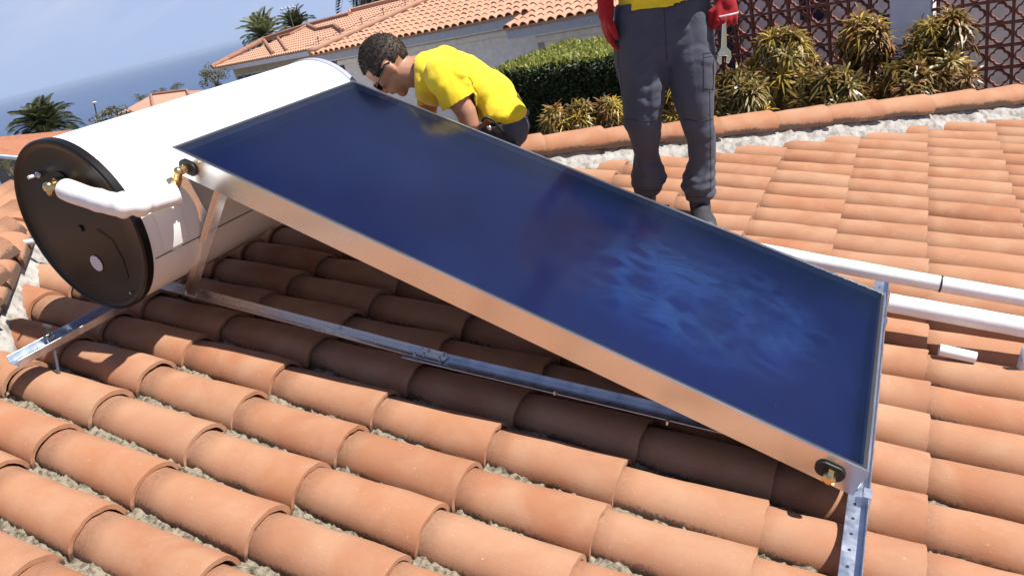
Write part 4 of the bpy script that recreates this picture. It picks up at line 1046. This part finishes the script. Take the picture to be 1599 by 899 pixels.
def head(mb, c, crown, face, sc_=1.):
    """skull, jaw, nose, brow, lips and ears grown into the body surface. crown and face are unit directions"""
    crown = crown.normalized(); face = (face-crown*face.dot(crown)).normalized(); side = crown.cross(face)
    S = sc_
    mb.ball(c+crown*.025*S-face*.012*S, 1, (side*.076*S, face*.096*S, crown*.092*S), 20, 14)
    mb.ball(c-crown*.045*S+face*.022*S, 1, (side*.060*S, face*.066*S, crown*.066*S), 16, 12)
    mb.ball(c-crown*.092*S+face*.060*S, 1, (side*.026*S, face*.024*S, crown*.022*S), 10, 8)
    mb.ball(c+crown*.012*S+face*.078*S, 1, (side*.052*S, face*.014*S, crown*.010*S), 12, 8)
    mb.tube([c+crown*.006*S+face*.084*S, c-crown*.022*S+face*.103*S, c-crown*.034*S+face*.106*S], [.009*S, .012*S, .014*S], 10)
    mb.ball(c-crown*.036*S+face*.092*S, 1, (side*.017*S, face*.012*S, crown*.009*S), 10, 8)
    mb.ball(c-crown*.058*S+face*.084*S, 1, (side*.024*S, face*.011*S, crown*.010*S), 10, 8)
    for s_ in (-1, 1):
        mb.ball(c-crown*.012*S+face*.058*S+side*s_*.046*S, 1, (side*.018*S, face*.018*S, crown*.016*S), 10, 8)
        e = c-crown*.008*S-face*.010*S+side*s_*.076*S
        mb.ball(e, 1, (side*.009*S, (face*.85+crown*.2)*.019*S, crown*.031*S), 10, 8)
        mb.ball(e-crown*.020*S+face*.006*S, 1, (side*.007*S, face*.010*S, crown*.013*S), 8, 6)
    return crown, face, side
def hair(c, crown, face, side, parent, sc_=1.):
    S = sc_; me = MB(); n = 28; m_ = 18; vs = []; cc = c+crown*.025*S-face*.012*S; keep = {}
    for i in range(m_+1):
        ph = PI*i/m_*.84
        for k in range(n):
            t = 2*PI*k/n; f_ = math.sin(ph)*math.cos(t); lim = 1.25-.15*0
            wob = 1+.012*noise.noise(Vector((i*1.3, k*1.7, 0)))
            vs.append(cc+(side*(.0775*math.sin(ph)*math.sin(t))+face*(.0970*f_)+crown*(.0932*math.cos(ph)))*S*wob)
    fs = []
    for i in range(m_):
        for k in range(n):
            t = 2*PI*(k+.5)/n; ph = PI*(i+.5)/m_*.84; fr = math.cos(t)
            lim = 1.22+.05*noise.noise(Vector((k*.9, 0, 0))) if fr > .62 else (1.72 if fr > .12 else (1.64 if fr > -.30 else (2.1 if fr > -.6 else 2.52)))
            if ph < lim: fs.append((i*n+k, i*n+(k+1) % n, (i+1)*n+(k+1) % n, (i+1)*n+k))
    for f in fs[:]:                                              # cropped hairs standing off the cap
        for _ in range(7):
            ua, va = random.random(), random.random(); p = Vector((0, 0, 0))
            for i_, k_ in zip(f, ((1-ua)*(1-va), ua*(1-va), ua*va, (1-ua)*va)): p += Vector(vs[i_])*k_
            nn_ = (p-cc).normalized(); d_ = (nn_*.8+rnd_dir()*.35-crown*.5).normalized(); t_h = d_.cross(rnd_dir()).normalized()*.0008
            vs += [p-t_h, p+t_h, p+d_*.0022*S]; fs.append((len(vs)-3, len(vs)-2, len(vs)-1))
    me.add(vs, fs); fade = [i for i, f in enumerate(me.f) if len(f) == 4 and all(k < n*(m_+1) for k in f) and (f[0]//n) >= 9 and math.cos(2*PI*((f[0] % n)+.5)/n) < .3]
    fb = MB(); fb.v = list(me.v); fb.f = [me.f[i] for i in fade]; fs_set = set(fade); lowv = set(k for i in fade for k in me.f[i])
    me.f = [f for i, f in enumerate(me.f) if i not in fs_set]
    fo = fb.build('hair_fade', FADE, parent, smooth=True); sd = fo.modifiers.new('s', 'SOLIDIFY'); sd.thickness = .004*S; sd.offset = -1
    o = me.build('hair', HAIRM, parent, smooth=True); sd = o.modifiers.new('s', 'SOLIDIFY'); sd.thickness = .007*S; sd.offset = -1
    return o
def eyes(c, crown, face, side, parent):
    for s_ in (-1, 1):
        p = c-crown*.002+face*.071+side*s_*.031
        mb = MB(); mb.ball(p, .0125, n=12, m=8); e = mb.build('eye', EYEW, parent, smooth=True)
        mb = MB(); mb.ball(p+face*.0085, .0062, n=10, m=6); mb.build('iris', IRIS, e, smooth=True)
def shoe(parent, heel, toe_dir, up=UZ, L=.29, w=.050):
    f_ = toe_dir.normalized(); s = f_.cross(up).normalized(); mb = MB(); pts = [heel+f_*(L*t)+up*h for t, h in ((0, .040), (.18, .048), (.42, .046), (.68, .036), (.90, .028), (1.0, .022))]
    mb.tube(pts, [.038, .050, .050, .044, .036, .018], 16, ry=[.034, .042, .046, w, w*.94, w*.5], up=up)
    mb.tube([heel+f_*(L*.17)+up*.04, heel+f_*(L*.17)+up*.09, heel+f_*(L*.16)+up*.14], [.050, .052, .052], 14)
    o = remesh(mb, 'shoe', SHOE, parent, .007, 4)
    mb = MB(); q = [heel+f_*(L*t)+s*(k*ww) for k in (1, -1) for t, ww in (((-.02, .022), (.06, .034), (.35, .034), (.66, .052), (.85, .050), (1.0, .030), (1.03, .0)) if k > 0 else ((1.03, -.0), (1.0, .030), (.85, .050), (.66, .052), (.35, .034), (.06, .034), (-.02, .022)))]
    q2 = []
    for p in q:
        if not q2 or (p-q2[-1]).length > .002: q2.append(p)
    mb.prism([p-up*.004 for p in q2], up*.020); mb.build('sole', SOLE, o)
    lm = MB()
    for k in range(4):
        t = .30+.09*k; c = heel+f_*(L*t)+up*(.094-.012*k); lm.tube([c-s*.024-up*.006, c+up*.004, c+s*.024-up*.006], .0035, 6)
    lm.build('laces', BELTM, o, kind='stuff')
    return o

# ---------- standing worker
F1, n1f, r1f = plane_frame(1040, 300, 3.40)
man = thing('person', F1(1050, 318), 'standing worker in grey trousers and yellow shirt, red gloves on, wrench in hand', 'person', 'workers on the roof')
hipc = F1(1037, 42)
kL, kR = F1(1003, 185, .06), F1(1090, 185, .04)
aL, aR = F1(1011, 296, -.10), F1(1092, 312, .02)
neck = F1(1019, -168); chest = F1(1020, -95); shL, shR = F1(951, -122, .20), F1(1080, -124, .20)
b = MB()
limb(b, [F1(1036, 60), F1(1034, 10), F1(1027, -45, .05), F1(1018, -100, .15), F1(1014, -134, .22)], [.105, .100, .105, .115, .09], [.155, .14, .15, .175, .15], 20, up=n1f)
limb(b, [F1(1014, -132, .22), F1(1011, -154, .28), F1(1008, -172, .33)], [.075, .056, .055])
limb(b, [F1(1001, 62), F1(1002, 120, .02), kL, F1(1008, 240, -.05), aL], [.086, .078, .056, .050, .038])
limb(b, [F1(1074, 60), F1(1082, 120, .02), kR, F1(1094, 240, .0), aR], [.086, .078, .056, .050, .038])
eL, wL = F1(941, -50, .08), F1(946, 14, .06)
eR, wR = F1(1131, -62, .07), F1(1134, -4, .05)
limb(b, [F1(982, -130, .2), shL, eL, wL], [.05, .052, .040, .029]); limb(b, [F1(1052, -132, .2), shR, eR, wR], [.05, .052, .040, .029])
fL = (F1(950, 80, .05)-wL); fR = (F1(1134, 34, .09)-wR)
hand(b, wL+fL.normalized()*.01, fL, -r1f+n1f*.3, n1f+r1f*.4, curl=.28, fat=.80, tc_=.4)
hand(b, wR+fR.normalized()*.005, fR, n1f*.9+r1f*.25, -r1f+n1f*.1, curl=1.25, fat=.85, tc_=.9)
hc = F1(1005, -200, .40); hd = head(b, hc, UZ+n1f*.55, n1f-UZ*.6)
for q in (aL, aR): b.tube([q, q-UZ*.045], [.038, .034], 12); b.ball(q-UZ*.055+n1f*.05, 1, (n1f*.085, r1f*.028, UZ*.020), 12, 8)
remesh(b, 'body', SKIN, man, .0085, 3)
hair(hc, hd[0], hd[1], hd[2], man); eyes(hc, hd[0], hd[1], hd[2], man)
# trousers: silhouettes read off the photograph
t_ = MB()
def leg_rings(rows, cs):
    pts = []; ra = []
    for (yy, xl, xr), c_ in zip(rows, cs):
        a_, b_ = F1(xl, yy, c_), F1(xr, yy, c_); pts.append((a_+b_)/2); ra.append((b_-a_).length/2)
    return pts, ra
LR = [(20, 960, 1036), (60, 957, 1042), (100, 961, 1040), (130, 967, 1041), (165, 971, 1038), (187, 972, 1033), (213, 984, 1033), (240, 990, 1029), (262, 986, 1036), (276, 984, 1042), (290, 986, 1034), (303, 996, 1032)]
RR = [(20, 1038, 1112), (60, 1036, 1116), (100, 1038, 1118), (130, 1045, 1117), (165, 1055, 1116), (190, 1063, 1115), (215, 1072, 1117), (250, 1076, 1118), (275, 1066, 1119), (288, 1063, 1119), (300, 1068, 1119), (312, 1073, 1113)]
pl, rl = leg_rings(LR, [0, .01, .03, .04, .055, .06, .03, -.01, -.04, -.06, -.08, -.09]); pr, rr1 = leg_rings(RR, [0, .01, .03, .04, .045, .04, .03, .015, .01, .01, .015, .02])
t_.tube(pl, [r*1.02+.006 for r in rl], 22, ry=rl, up=n1f); t_.tube(pr, [r*1.02+.006 for r in rr1], 22, ry=rr1, up=n1f)
pw = [((F1(a_, yy, 0)+F1(c_, yy, 0))/2, (F1(c_, yy, 0)-F1(a_, yy, 0)).length/2) for yy, a_, c_ in ((-12, 966, 1106), (8, 961, 1110), (40, 956, 1115), (75, 958, 1117), (100, 962, 1117))]
t_.tube([p for p, _ in pw], [.125, .130, .140, .135, .10], 24, ry=[r for _, r in pw], up=n1f)
def fold_line(pts, amp, wid):
    pts = [F1(*p) for p in pts]; return (pts, amp, wid)
FOLDS = [fold_line([(1032, 78, .14), (1010, 100, .14), (992, 118, .13)], .014, .014), fold_line([(1036, 98, .14), (1018, 112, .14), (1000, 124, .13)], .013, .012),
         fold_line([(1028, 120, .14), (1024, 150, .14), (1026, 180, .13)], .010, .012), fold_line([(1060, 12, .14), (1048, 26, .14), (1036, 34, .14)], .012, .012),
         fold_line([(1066, 44, .14), (1052, 50, .14), (1038, 54, .14)], .012, .010), fold_line([(1100, 10, .13), (1106, 60, .13), (1108, 130, .12)], .006, .02),
         fold_line([(988, 258, .05), (1010, 270, .06), (1036, 264, .0)], .014, .012), fold_line([(988, 284, .05), (1012, 289, .05), (1034, 280, .0)], .012, .010),
         fold_line([(1068, 282, .1), (1092, 294, .11), (1116, 280, .08)], .016, .011), fold_line([(1114, 262, .08), (1108, 284, .1), (1098, 304, .1)], .010, .010),
         fold_line([(975, 195, .1), (1000, 205, .1), (1030, 196, .08)], .008, .014), fold_line([(1066, 200, .1), (1090, 212, .1), (1112, 205, .08)], .007, .012),
         fold_line([(1000, 140, .14), (1014, 146, .14), (1028, 140, .13)], .009, .009), fold_line([(996, 158, .14), (1012, 164, .14), (1028, 158, .13)], .009, .009),
         fold_line([(1070, 92, .14), (1090, 84, .14), (1112, 92, .12)], .006, .010), fold_line([(1000, 224, .06), (1012, 236, .05), (1028, 244, .04)], .008, .010)]
def seg_d(p, a_, c_):
    d = c_-a_; t = max(0, min(1, (p-a_).dot(d)/d.length_squared)); return (p-a_-d*t).length
def trouser_post(p, nn):
    d = .0
    for pts, amp, wid in FOLDS:
        amp *= .5
        m_ = min(seg_d(p, pts[0], pts[1]), seg_d(p, pts[1], pts[2]))
        d += amp*math.exp(-(max(0, m_-.02)/wid)**2)-amp*.45*math.exp(-((m_-.02-wid*1.9)/wid)**2)
    h = p.z-man.location.z
    q = Vector((p.dot(r1f)*7, h*11, p.dot(n1f)*5)); d += .006*noise.noise(q*.6)+.0022*noise.noise(q*2.0)
    if h < .24: d += .005*math.sin(h*105+3*noise.noise(q*.8))*(1-h/.24)
    return d
tr = remesh(t_, 'trousers', GREY, man, .0085, 5, trouser_post)
cut(tr, man, [(F1(1036, -8), UZ, None)])
# stitched seams, pocket edges and fly, laid on the cloth
bpy.context.view_layer.update()
def seams(ob, lines, r=.0016, name='seam', mat=None):
    o_ = origin(ob.parent); mb = MB()
    for ln in lines:
        pts = []
        for (x0_, y0_), (x1_, y1_) in zip(ln[:-1], ln[1:]):
            k = max(2, int(math.hypot(x1_-x0_, y1_-y0_)/3))
            for i in range(k+1):
                d_ = ray(x0_+(x1_-x0_)*i/k, y0_+(y1_-y0_)*i/k).normalized(); ok_, loc_, nn_, _i = ob.ray_cast(C0-o_, d_)
                if ok_: pts.append(loc_+o_+nn_*.0004)
        if len(pts) > 3: mb.tube(pts, r, 5)
    return mb.build(name, mat or SEAMD, ob.parent, kind='stuff')
SEAMD = plain('dark_seam_thread', (.022, .025, .042), .9)
seams(tr, [[(969, 14), (963, 30), (958, 46)], [(1097, 14), (1105, 32), (1113, 50)], [(1037, 14), (1039, 50), (1041, 96)],
           [(1099, 84), (1117, 82)], [(1099, 90), (1117, 88)], [(1098, 84), (1099, 138), (1116, 140)], [(959, 106), (968, 106), (972, 150)],
           [(1110, 60), (1109, 84)], [(1108, 142), (1109, 200), (1110, 260), (1110, 300)], [(964, 50), (966, 104)], [(998, 298), (1030, 297)], [(1072, 307), (1112, 308)], [(1068, 186), (1090, 190), (1113, 186)], [(976, 186), (1004, 190), (1030, 186)]])
# shirt
t_ = MB()
limb(t_, [F1(1036, 14), F1(1034, -10), F1(1027, -50, .05), F1(1018, -100, .15), F1(1014, -136, .22)], [.158, .150, .130, .130, .10], [.198, .192, .168, .19, .165], 22, up=n1f)
limb(t_, [F1(982, -132, .2), shL, F1(946, -92, .15), F1(944, -78, .13)], [.07, .075, .070, .068]); limb(t_, [F1(1052, -134, .2), shR, F1(1106, -96, .14), F1(1112, -84, .12)], [.07, .075, .070, .068])
def shirt_post1(p, nn):
    q = Vector((p.x*8, p.y*8, p.z*6)); return .012*noise.noise(q)+.005*noise.noise(q*2.5)
sh = remesh(t_, 'shirt', YEL, man, .009, 5, shirt_post1)
hemz = lambda p: F1(1036, 9).z+.05*((p-F1(1036, 9)).dot(r1f)) +.010*math.sin((p-F1(1036, 9)).dot(r1f)*14)
trim(sh, man, lambda p: p.z > hemz(p) or abs((p-F1(1036, 0)).dot(r1f)) > .26)
# gloves
for nm, w_, f_, bk, th_, cu, tc__ in (('glove', wL, fL, -r1f+n1f*.3, n1f+r1f*.4, .28, .4), ('glove', wR, fR, n1f*.9+r1f*.25, -r1f+n1f*.1, 1.25, .9)):
    g_ = MB(); hand(g_, w_+f_.normalized()*.01, f_, bk, th_, curl=cu, fat=1.14, sc_=1.04, tc_=tc__)
    limb(g_, [w_-f_.normalized()*.065, w_-f_.normalized()*.02, w_+f_.normalized()*.03], [.040, .037, .036])
    go = remesh(g_, nm, REDG, man, .0055, 2)
mb = MB(); pk_ = wR+fR.normalized()*.075+(n1f*.9+r1f*.25).normalized()*.030
mb.tube([pk_-r1f*.040, pk_+n1f*.006, pk_+r1f*.040], .0035, 6); mb.build('glove_stripe', plain('white_piping', (.75, .75, .75), .6), man)
shoe(man, aR-UZ*.105-n1f*.055, n1f+r1f*.02, w=.056); shoe(man, aL-UZ*.105-n1f*.055, n1f-r1f*.25, w=.056)
# adjustable wrench hanging from the fist
wr = thing('adjustable_wrench', F1(1130, 60, .09), 'shiny steel adjustable wrench hanging from the standing worker\'s red glove', 'wrench')
w0 = F1(1131, 26, .095); w1 = F1(1130, 84, .10); wd_ = (w1-w0).normalized(); ws = r1f
mb = MB(); poly = [w0-ws*.008, w0+ws*.008, w1+ws*.013-wd_*.02, w1-ws*.013-wd_*.02]; mb.prism([p-n1f*.004 for p in poly], n1f*.009); bevel(mb.build('handle', CHROME, wr), .003, 2)
mb = MB(); j = lambda a_, c_: w1+ws*a_+wd_*c_-n1f*.007
mb.prism([j(-.014, -.024), j(.014, -.024), j(.030, -.004), j(.034, .022), j(.022, .046), j(.010, .040), j(.014, .012), j(-.006, .006), j(-.022, .006), j(-.028, -.006)], n1f*.015); bevel(mb.build('fixed_jaw', CHROME, wr), .002, 2)
mb = MB(); mb.prism([j(-.028, .008), j(-.008, .008), j(-.008, .040), j(-.018, .046), j(-.028, .030)], n1f*.014); bevel(mb.build('moving_jaw', CHROME, wr), .002, 2)
mb = MB(); mb.tube([j(-.016, -.004)+n1f*.008, j(.004, -.004)+n1f*.008], .0075, 10); mb.build('worm_screw', ZINC, wr)

# ---------- crouching worker
F2, n2f, r2f = plane_frame(720, 130, 2.97)
UP2 = lambda: UZ
ground2 = P(-1.5, 1.4, 0)
m2 = thing('person', Vector((F2(790, 200).x, F2(790, 200).y, P(-1.2, 1.4).z)), 'crouching worker in yellow shirt and dark glasses, bent over the tank fittings behind the panel', 'person', 'workers on the roof')
hc2 = F2(606, 102.5, -.01); crown2 = (-r2f*.74+UZ*.67).normalized(); face2 = (-r2f*.67-UZ*.74-n2f*.06).normalized()
b = MB(); hd2 = head(b, hc2, crown2, face2, 1.17)
limb(b, [F2(620, 112), F2(642, 113), F2(668, 112)], [.064, .070, .086])
limb(b, [F2(662, 110), F2(695, 113), F2(732, 130), F2(767, 153), F2(790, 180)], [.062, .100, .105, .095, .09], [.13, .18, .165, .15, .16], 20, up=UZ)
sN, sF = F2(690, 120, .17), F2(672, 124, -.17)
eN, wN = F2(733, 193, .20), F2(690, 240, .12)
eF, wF = F2(660, 200, -.24), F2(600, 190, -.22)
limb(b, [F2(690, 115, .10), sN, eN, wN], [.05, .056, .046, .030]); limb(b, [F2(676, 118, -.10), sF, eF, wF], [.05, .052, .042, .030])
hand(b, wN, F2(668, 262, .08)-wN, -UZ+n2f, UZ*.3-r2f, curl=.6); hand(b, wF, F2(572, 180, -.2)-wF, UZ, n2f, curl=.5)
hpN, hpF = F2(794, 200, .09), F2(794, 200, -.09)
roofz = lambda p: O.z-(p.x-O.x)*math.tan(TH)
def foot_at(px, py, c): p = F2(px, py, c); p.z = roofz(p)+.06; return p
knN, knF = F2(712, 262, .16), foot_at(735, 330, -.10)+UZ*.03
anN, anF = foot_at(770, 340, .15)+UZ*.04, foot_at(850, 330, -.12)+UZ*.05
limb(b, [hpN, (hpN+knN)/2+UZ*.01, knN, (knN+anN)/2, anN], [.088, .075, .055, .048, .036]); limb(b, [hpF, (hpF+knF)/2, knF, (knF+anF)/2, anF], [.088, .075, .055, .048, .036])
remesh(b, 'body', SKIN, m2, .0065, 3)
hair(hc2, hd2[0], hd2[1], hd2[2], m2, 1.17); eyes(hc2, hd2[0], hd2[1], hd2[2], m2)
# safety glasses
mb = MB(); cr, fc, sd_ = hd2
for s_ in (-1, 1):
    q = hc2+cr*-.002+fc*.102+sd_*s_*.037; mb.ball(q, 1, (sd_*.034, fc*.008, cr*.024), 14, 8)
mb.tube([hc2+cr*.004+fc*.100-sd_*.012, hc2+cr*.004+fc*.100+sd_*.012], .004, 6)
g_ = mb.build('glasses', LENS, m2, smooth=True)
for s_ in (-1, 1):
    mb = MB(); mb.tube([hc2+fc*.098+sd_*s_*.066+cr*.004, hc2+fc*.05+sd_*s_*.088+cr*.006, hc2-fc*.010+sd_*s_*.096+cr*.014, hc2-fc*.034+sd_*s_*.094-cr*.002], .0035, 6); mb.build('temple', LENS, g_)
# shirt
t_ = MB()
limb(t_, [F2(652, 110), F2(668, 109), F2(695, 114), F2(730, 131), F2(765, 151), F2(786, 170), F2(796, 186)], [.064, .082, .117, .124, .118, .100, .078], [.10, .15, .205, .195, .180, .175, .165], 26, up=UZ)
limb(t_, [F2(690, 113, .09), F2(692, 119, .165), F2(705, 142, .185), F2(712, 155, .19), F2(716, 162, .19)], [.075, .082, .078, .080, .080])
limb(t_, [F2(676, 116, -.09), F2(674, 124, -.165), F2(668, 150, -.20), F2(666, 160, -.2)], [.075, .080, .076, .076])
t_.ball(F2(676, 128, .0), 1, (r2f*.10, n2f*.17, UZ*.105), 18, 12); t_.ball(F2(700, 134, .0), 1, (r2f*.10, n2f*.17, UZ*.10), 18, 12)
RID = []
for (x0_, y0_, x1_, y1_) in ((732, 100, 722, 132), (744, 106, 734, 144), (756, 112, 748, 158), (768, 122, 762, 166), (780, 134, 772, 176), (720, 98, 712, 118)):
    RID.append((F2(x0_, y0_, .20), F2((x0_+x1_)/2+2, (y0_+y1_)/2, .21), F2(x1_, y1_, .18)))
HEM = [(F2(768, 176, .18), F2(786, 181, .18), F2(810, 172, .15)), (F2(762, 182, .18), F2(784, 190, .18), F2(808, 184, .14)), (F2(776, 170, .18), F2(792, 174, .17), F2(812, 162, .14)), (F2(672, 96, .2), F2(680, 110, .22), F2(684, 132, .22)), (F2(652, 96, .1), F2(662, 112, .12), F2(668, 132, .12))]
def shirt2(p, nn):
    d = 0.
    for a_, c_, e_ in RID:
        m_ = min(seg_d(p, a_, c_), seg_d(p, c_, e_)); d += .011*math.exp(-((max(0, m_-.03))/.010)**2)
    for a_, c_, e_ in HEM:
        m_ = min(seg_d(p, a_, c_), seg_d(p, c_, e_)); d += .013*math.exp(-((max(0, m_-.03))/.013)**2)
    q = Vector((p.dot(r2f)*12, p.z*6, p.y*7)); d += .009*noise.noise(q)+.006*noise.noise(q*2.4); return d
sh2 = remesh(t_, 'shirt', YEL, m2, .0075, 4, shirt2)
ax_n = (F2(640, 112)-F2(680, 112)).normalized(); nk = F2(648, 112)
hem_c = F2(790, 188); hem_d = (F2(803, 212)-F2(772, 158)).normalized()
sl_c = F2(715, 160, .19); sl_d = (F2(716, 162, .19)-F2(700, 132, .17)).normalized()
sf_c = F2(666, 160, -.2)
def keep2(p):
    if (p-nk).dot(ax_n) > 0: return False
    if (p-hem_c).dot(hem_d) > .014*math.sin(p.dot(r2f)*40): return False
    ax_ = (eN-sN).normalized(); q_ = p-sN; ra_ = (q_-ax_*q_.dot(ax_)).length
    if ra_ < .100 and (p-sl_c).dot(ax_) > .004*math.sin(p.y*60) and p.dot(r2f) < F2(741, 150, .2).dot(r2f): return False
    if (p-sf_c).length < .12 and p.z < sf_c.z: return False
    return True
near_arm = lambda p: (lambda a_, q_: (q_-a_*q_.dot(a_)).length < .098 and p.dot(r2f) < F2(741, 150, .2).dot(r2f))((eN-sN).normalized(), p-sN)
cut(sh2, m2, [(nk, ax_n, None), (hem_c, hem_d, None), (sl_c, (eN-sN).normalized(), near_arm), (sf_c, -UZ, lambda p: (p-sf_c).length < .13)])
# trousers, belt, pouch
t_ = MB()
limb(t_, [F2(783, 176), F2(793, 192), F2(797, 206)], [.090, .100, .095], [.165, .175, .17], 22, up=UZ)
limb(t_, [hpN, (hpN+knN)/2+UZ*.012, knN, (knN+anN)/2, anN], [.105, .092, .075, .072, .062]); limb(t_, [hpF, (hpF+knF)/2, knF, (knF+anF)/2, anF], [.105, .092, .075, .072, .062])
tr2 = remesh(t_, 'trousers', GREY, m2, .009, 5, lambda p, nn: .010*noise.noise(p*9)+.005*noise.noise(p*22))
trim(tr2, m2, lambda p: (p-F2(782, 172)).dot(hem_d) > 0)
mb = MB()
for i in range(40):
    pass
bc = F2(790, 186); bu = (UZ-hem_d*hem_d.dot(UZ)).normalized(); bs_ = hem_d.cross(bu).normalized(); ring_ = []
ring_ = [bc+hem_d*.020+bu*(.103*math.cos(2*PI*i/40))+bs_*(.178*math.sin(2*PI*i/40)) for i in range(41)]
mb.tube(ring_, [.0035]*41, 8, ry=[.012]*41, up=None, cap=False); mb.build('belt', BELTM, m2)
mb = MB(); cl = [F2(753, 190, .20), F2(757, 184, .22), F2(768, 187, .225), F2(780, 200, .22), F2(793, 212, .21), F2(806, 222, .20), F2(797, 222, .20), F2(780, 212, .21), F2(764, 202, .21)]
mb.tube(smooth_path(cl, 5), .0055, 8); mb.build('tool_strap', BELTM, m2, smooth=True)
mb = MB(); mb.ball(F2(764, 200, .215), .013, n=10, m=8); mb.build('strap_buckle', CHROME, m2, smooth=True)
mb = MB(); mb.box(F2(770, 208, .19), r2f*.05, n2f*.02, UZ*.035); bevel(mb.build('tool_pouch', BELTM, m2), .01, 2)
shoe(m2, anN-UZ*.09+r2f*.05, -r2f); shoe(m2, anF-UZ*.06+r2f*.06-UZ*.0, -r2f*.2-UZ*.9+n2f*.1, up=r2f)

# ============================================================ sea air
mb = MB(); HZ = 60000.; mb.box(C0+Vector((0, 0, (14.-152.)/2)), (HZ, 0, 0), (0, HZ, 0), (0, 0, (14.+152.)/2))
hz = Mat('sea_air'); hz.nt.nodes.remove(hz.b); pv = hz.n('ShaderNodeVolumePrincipled'); pv.inputs['Color'].default_value = (.62, .76, 1, 1); pv.inputs['Density'].default_value = 4.2e-5; pv.inputs['Anisotropy'].default_value = .2
hz.l(pv.outputs[0], hz.o.inputs['Volume'])
mb.build('haze', hz.m, kind='stuff')
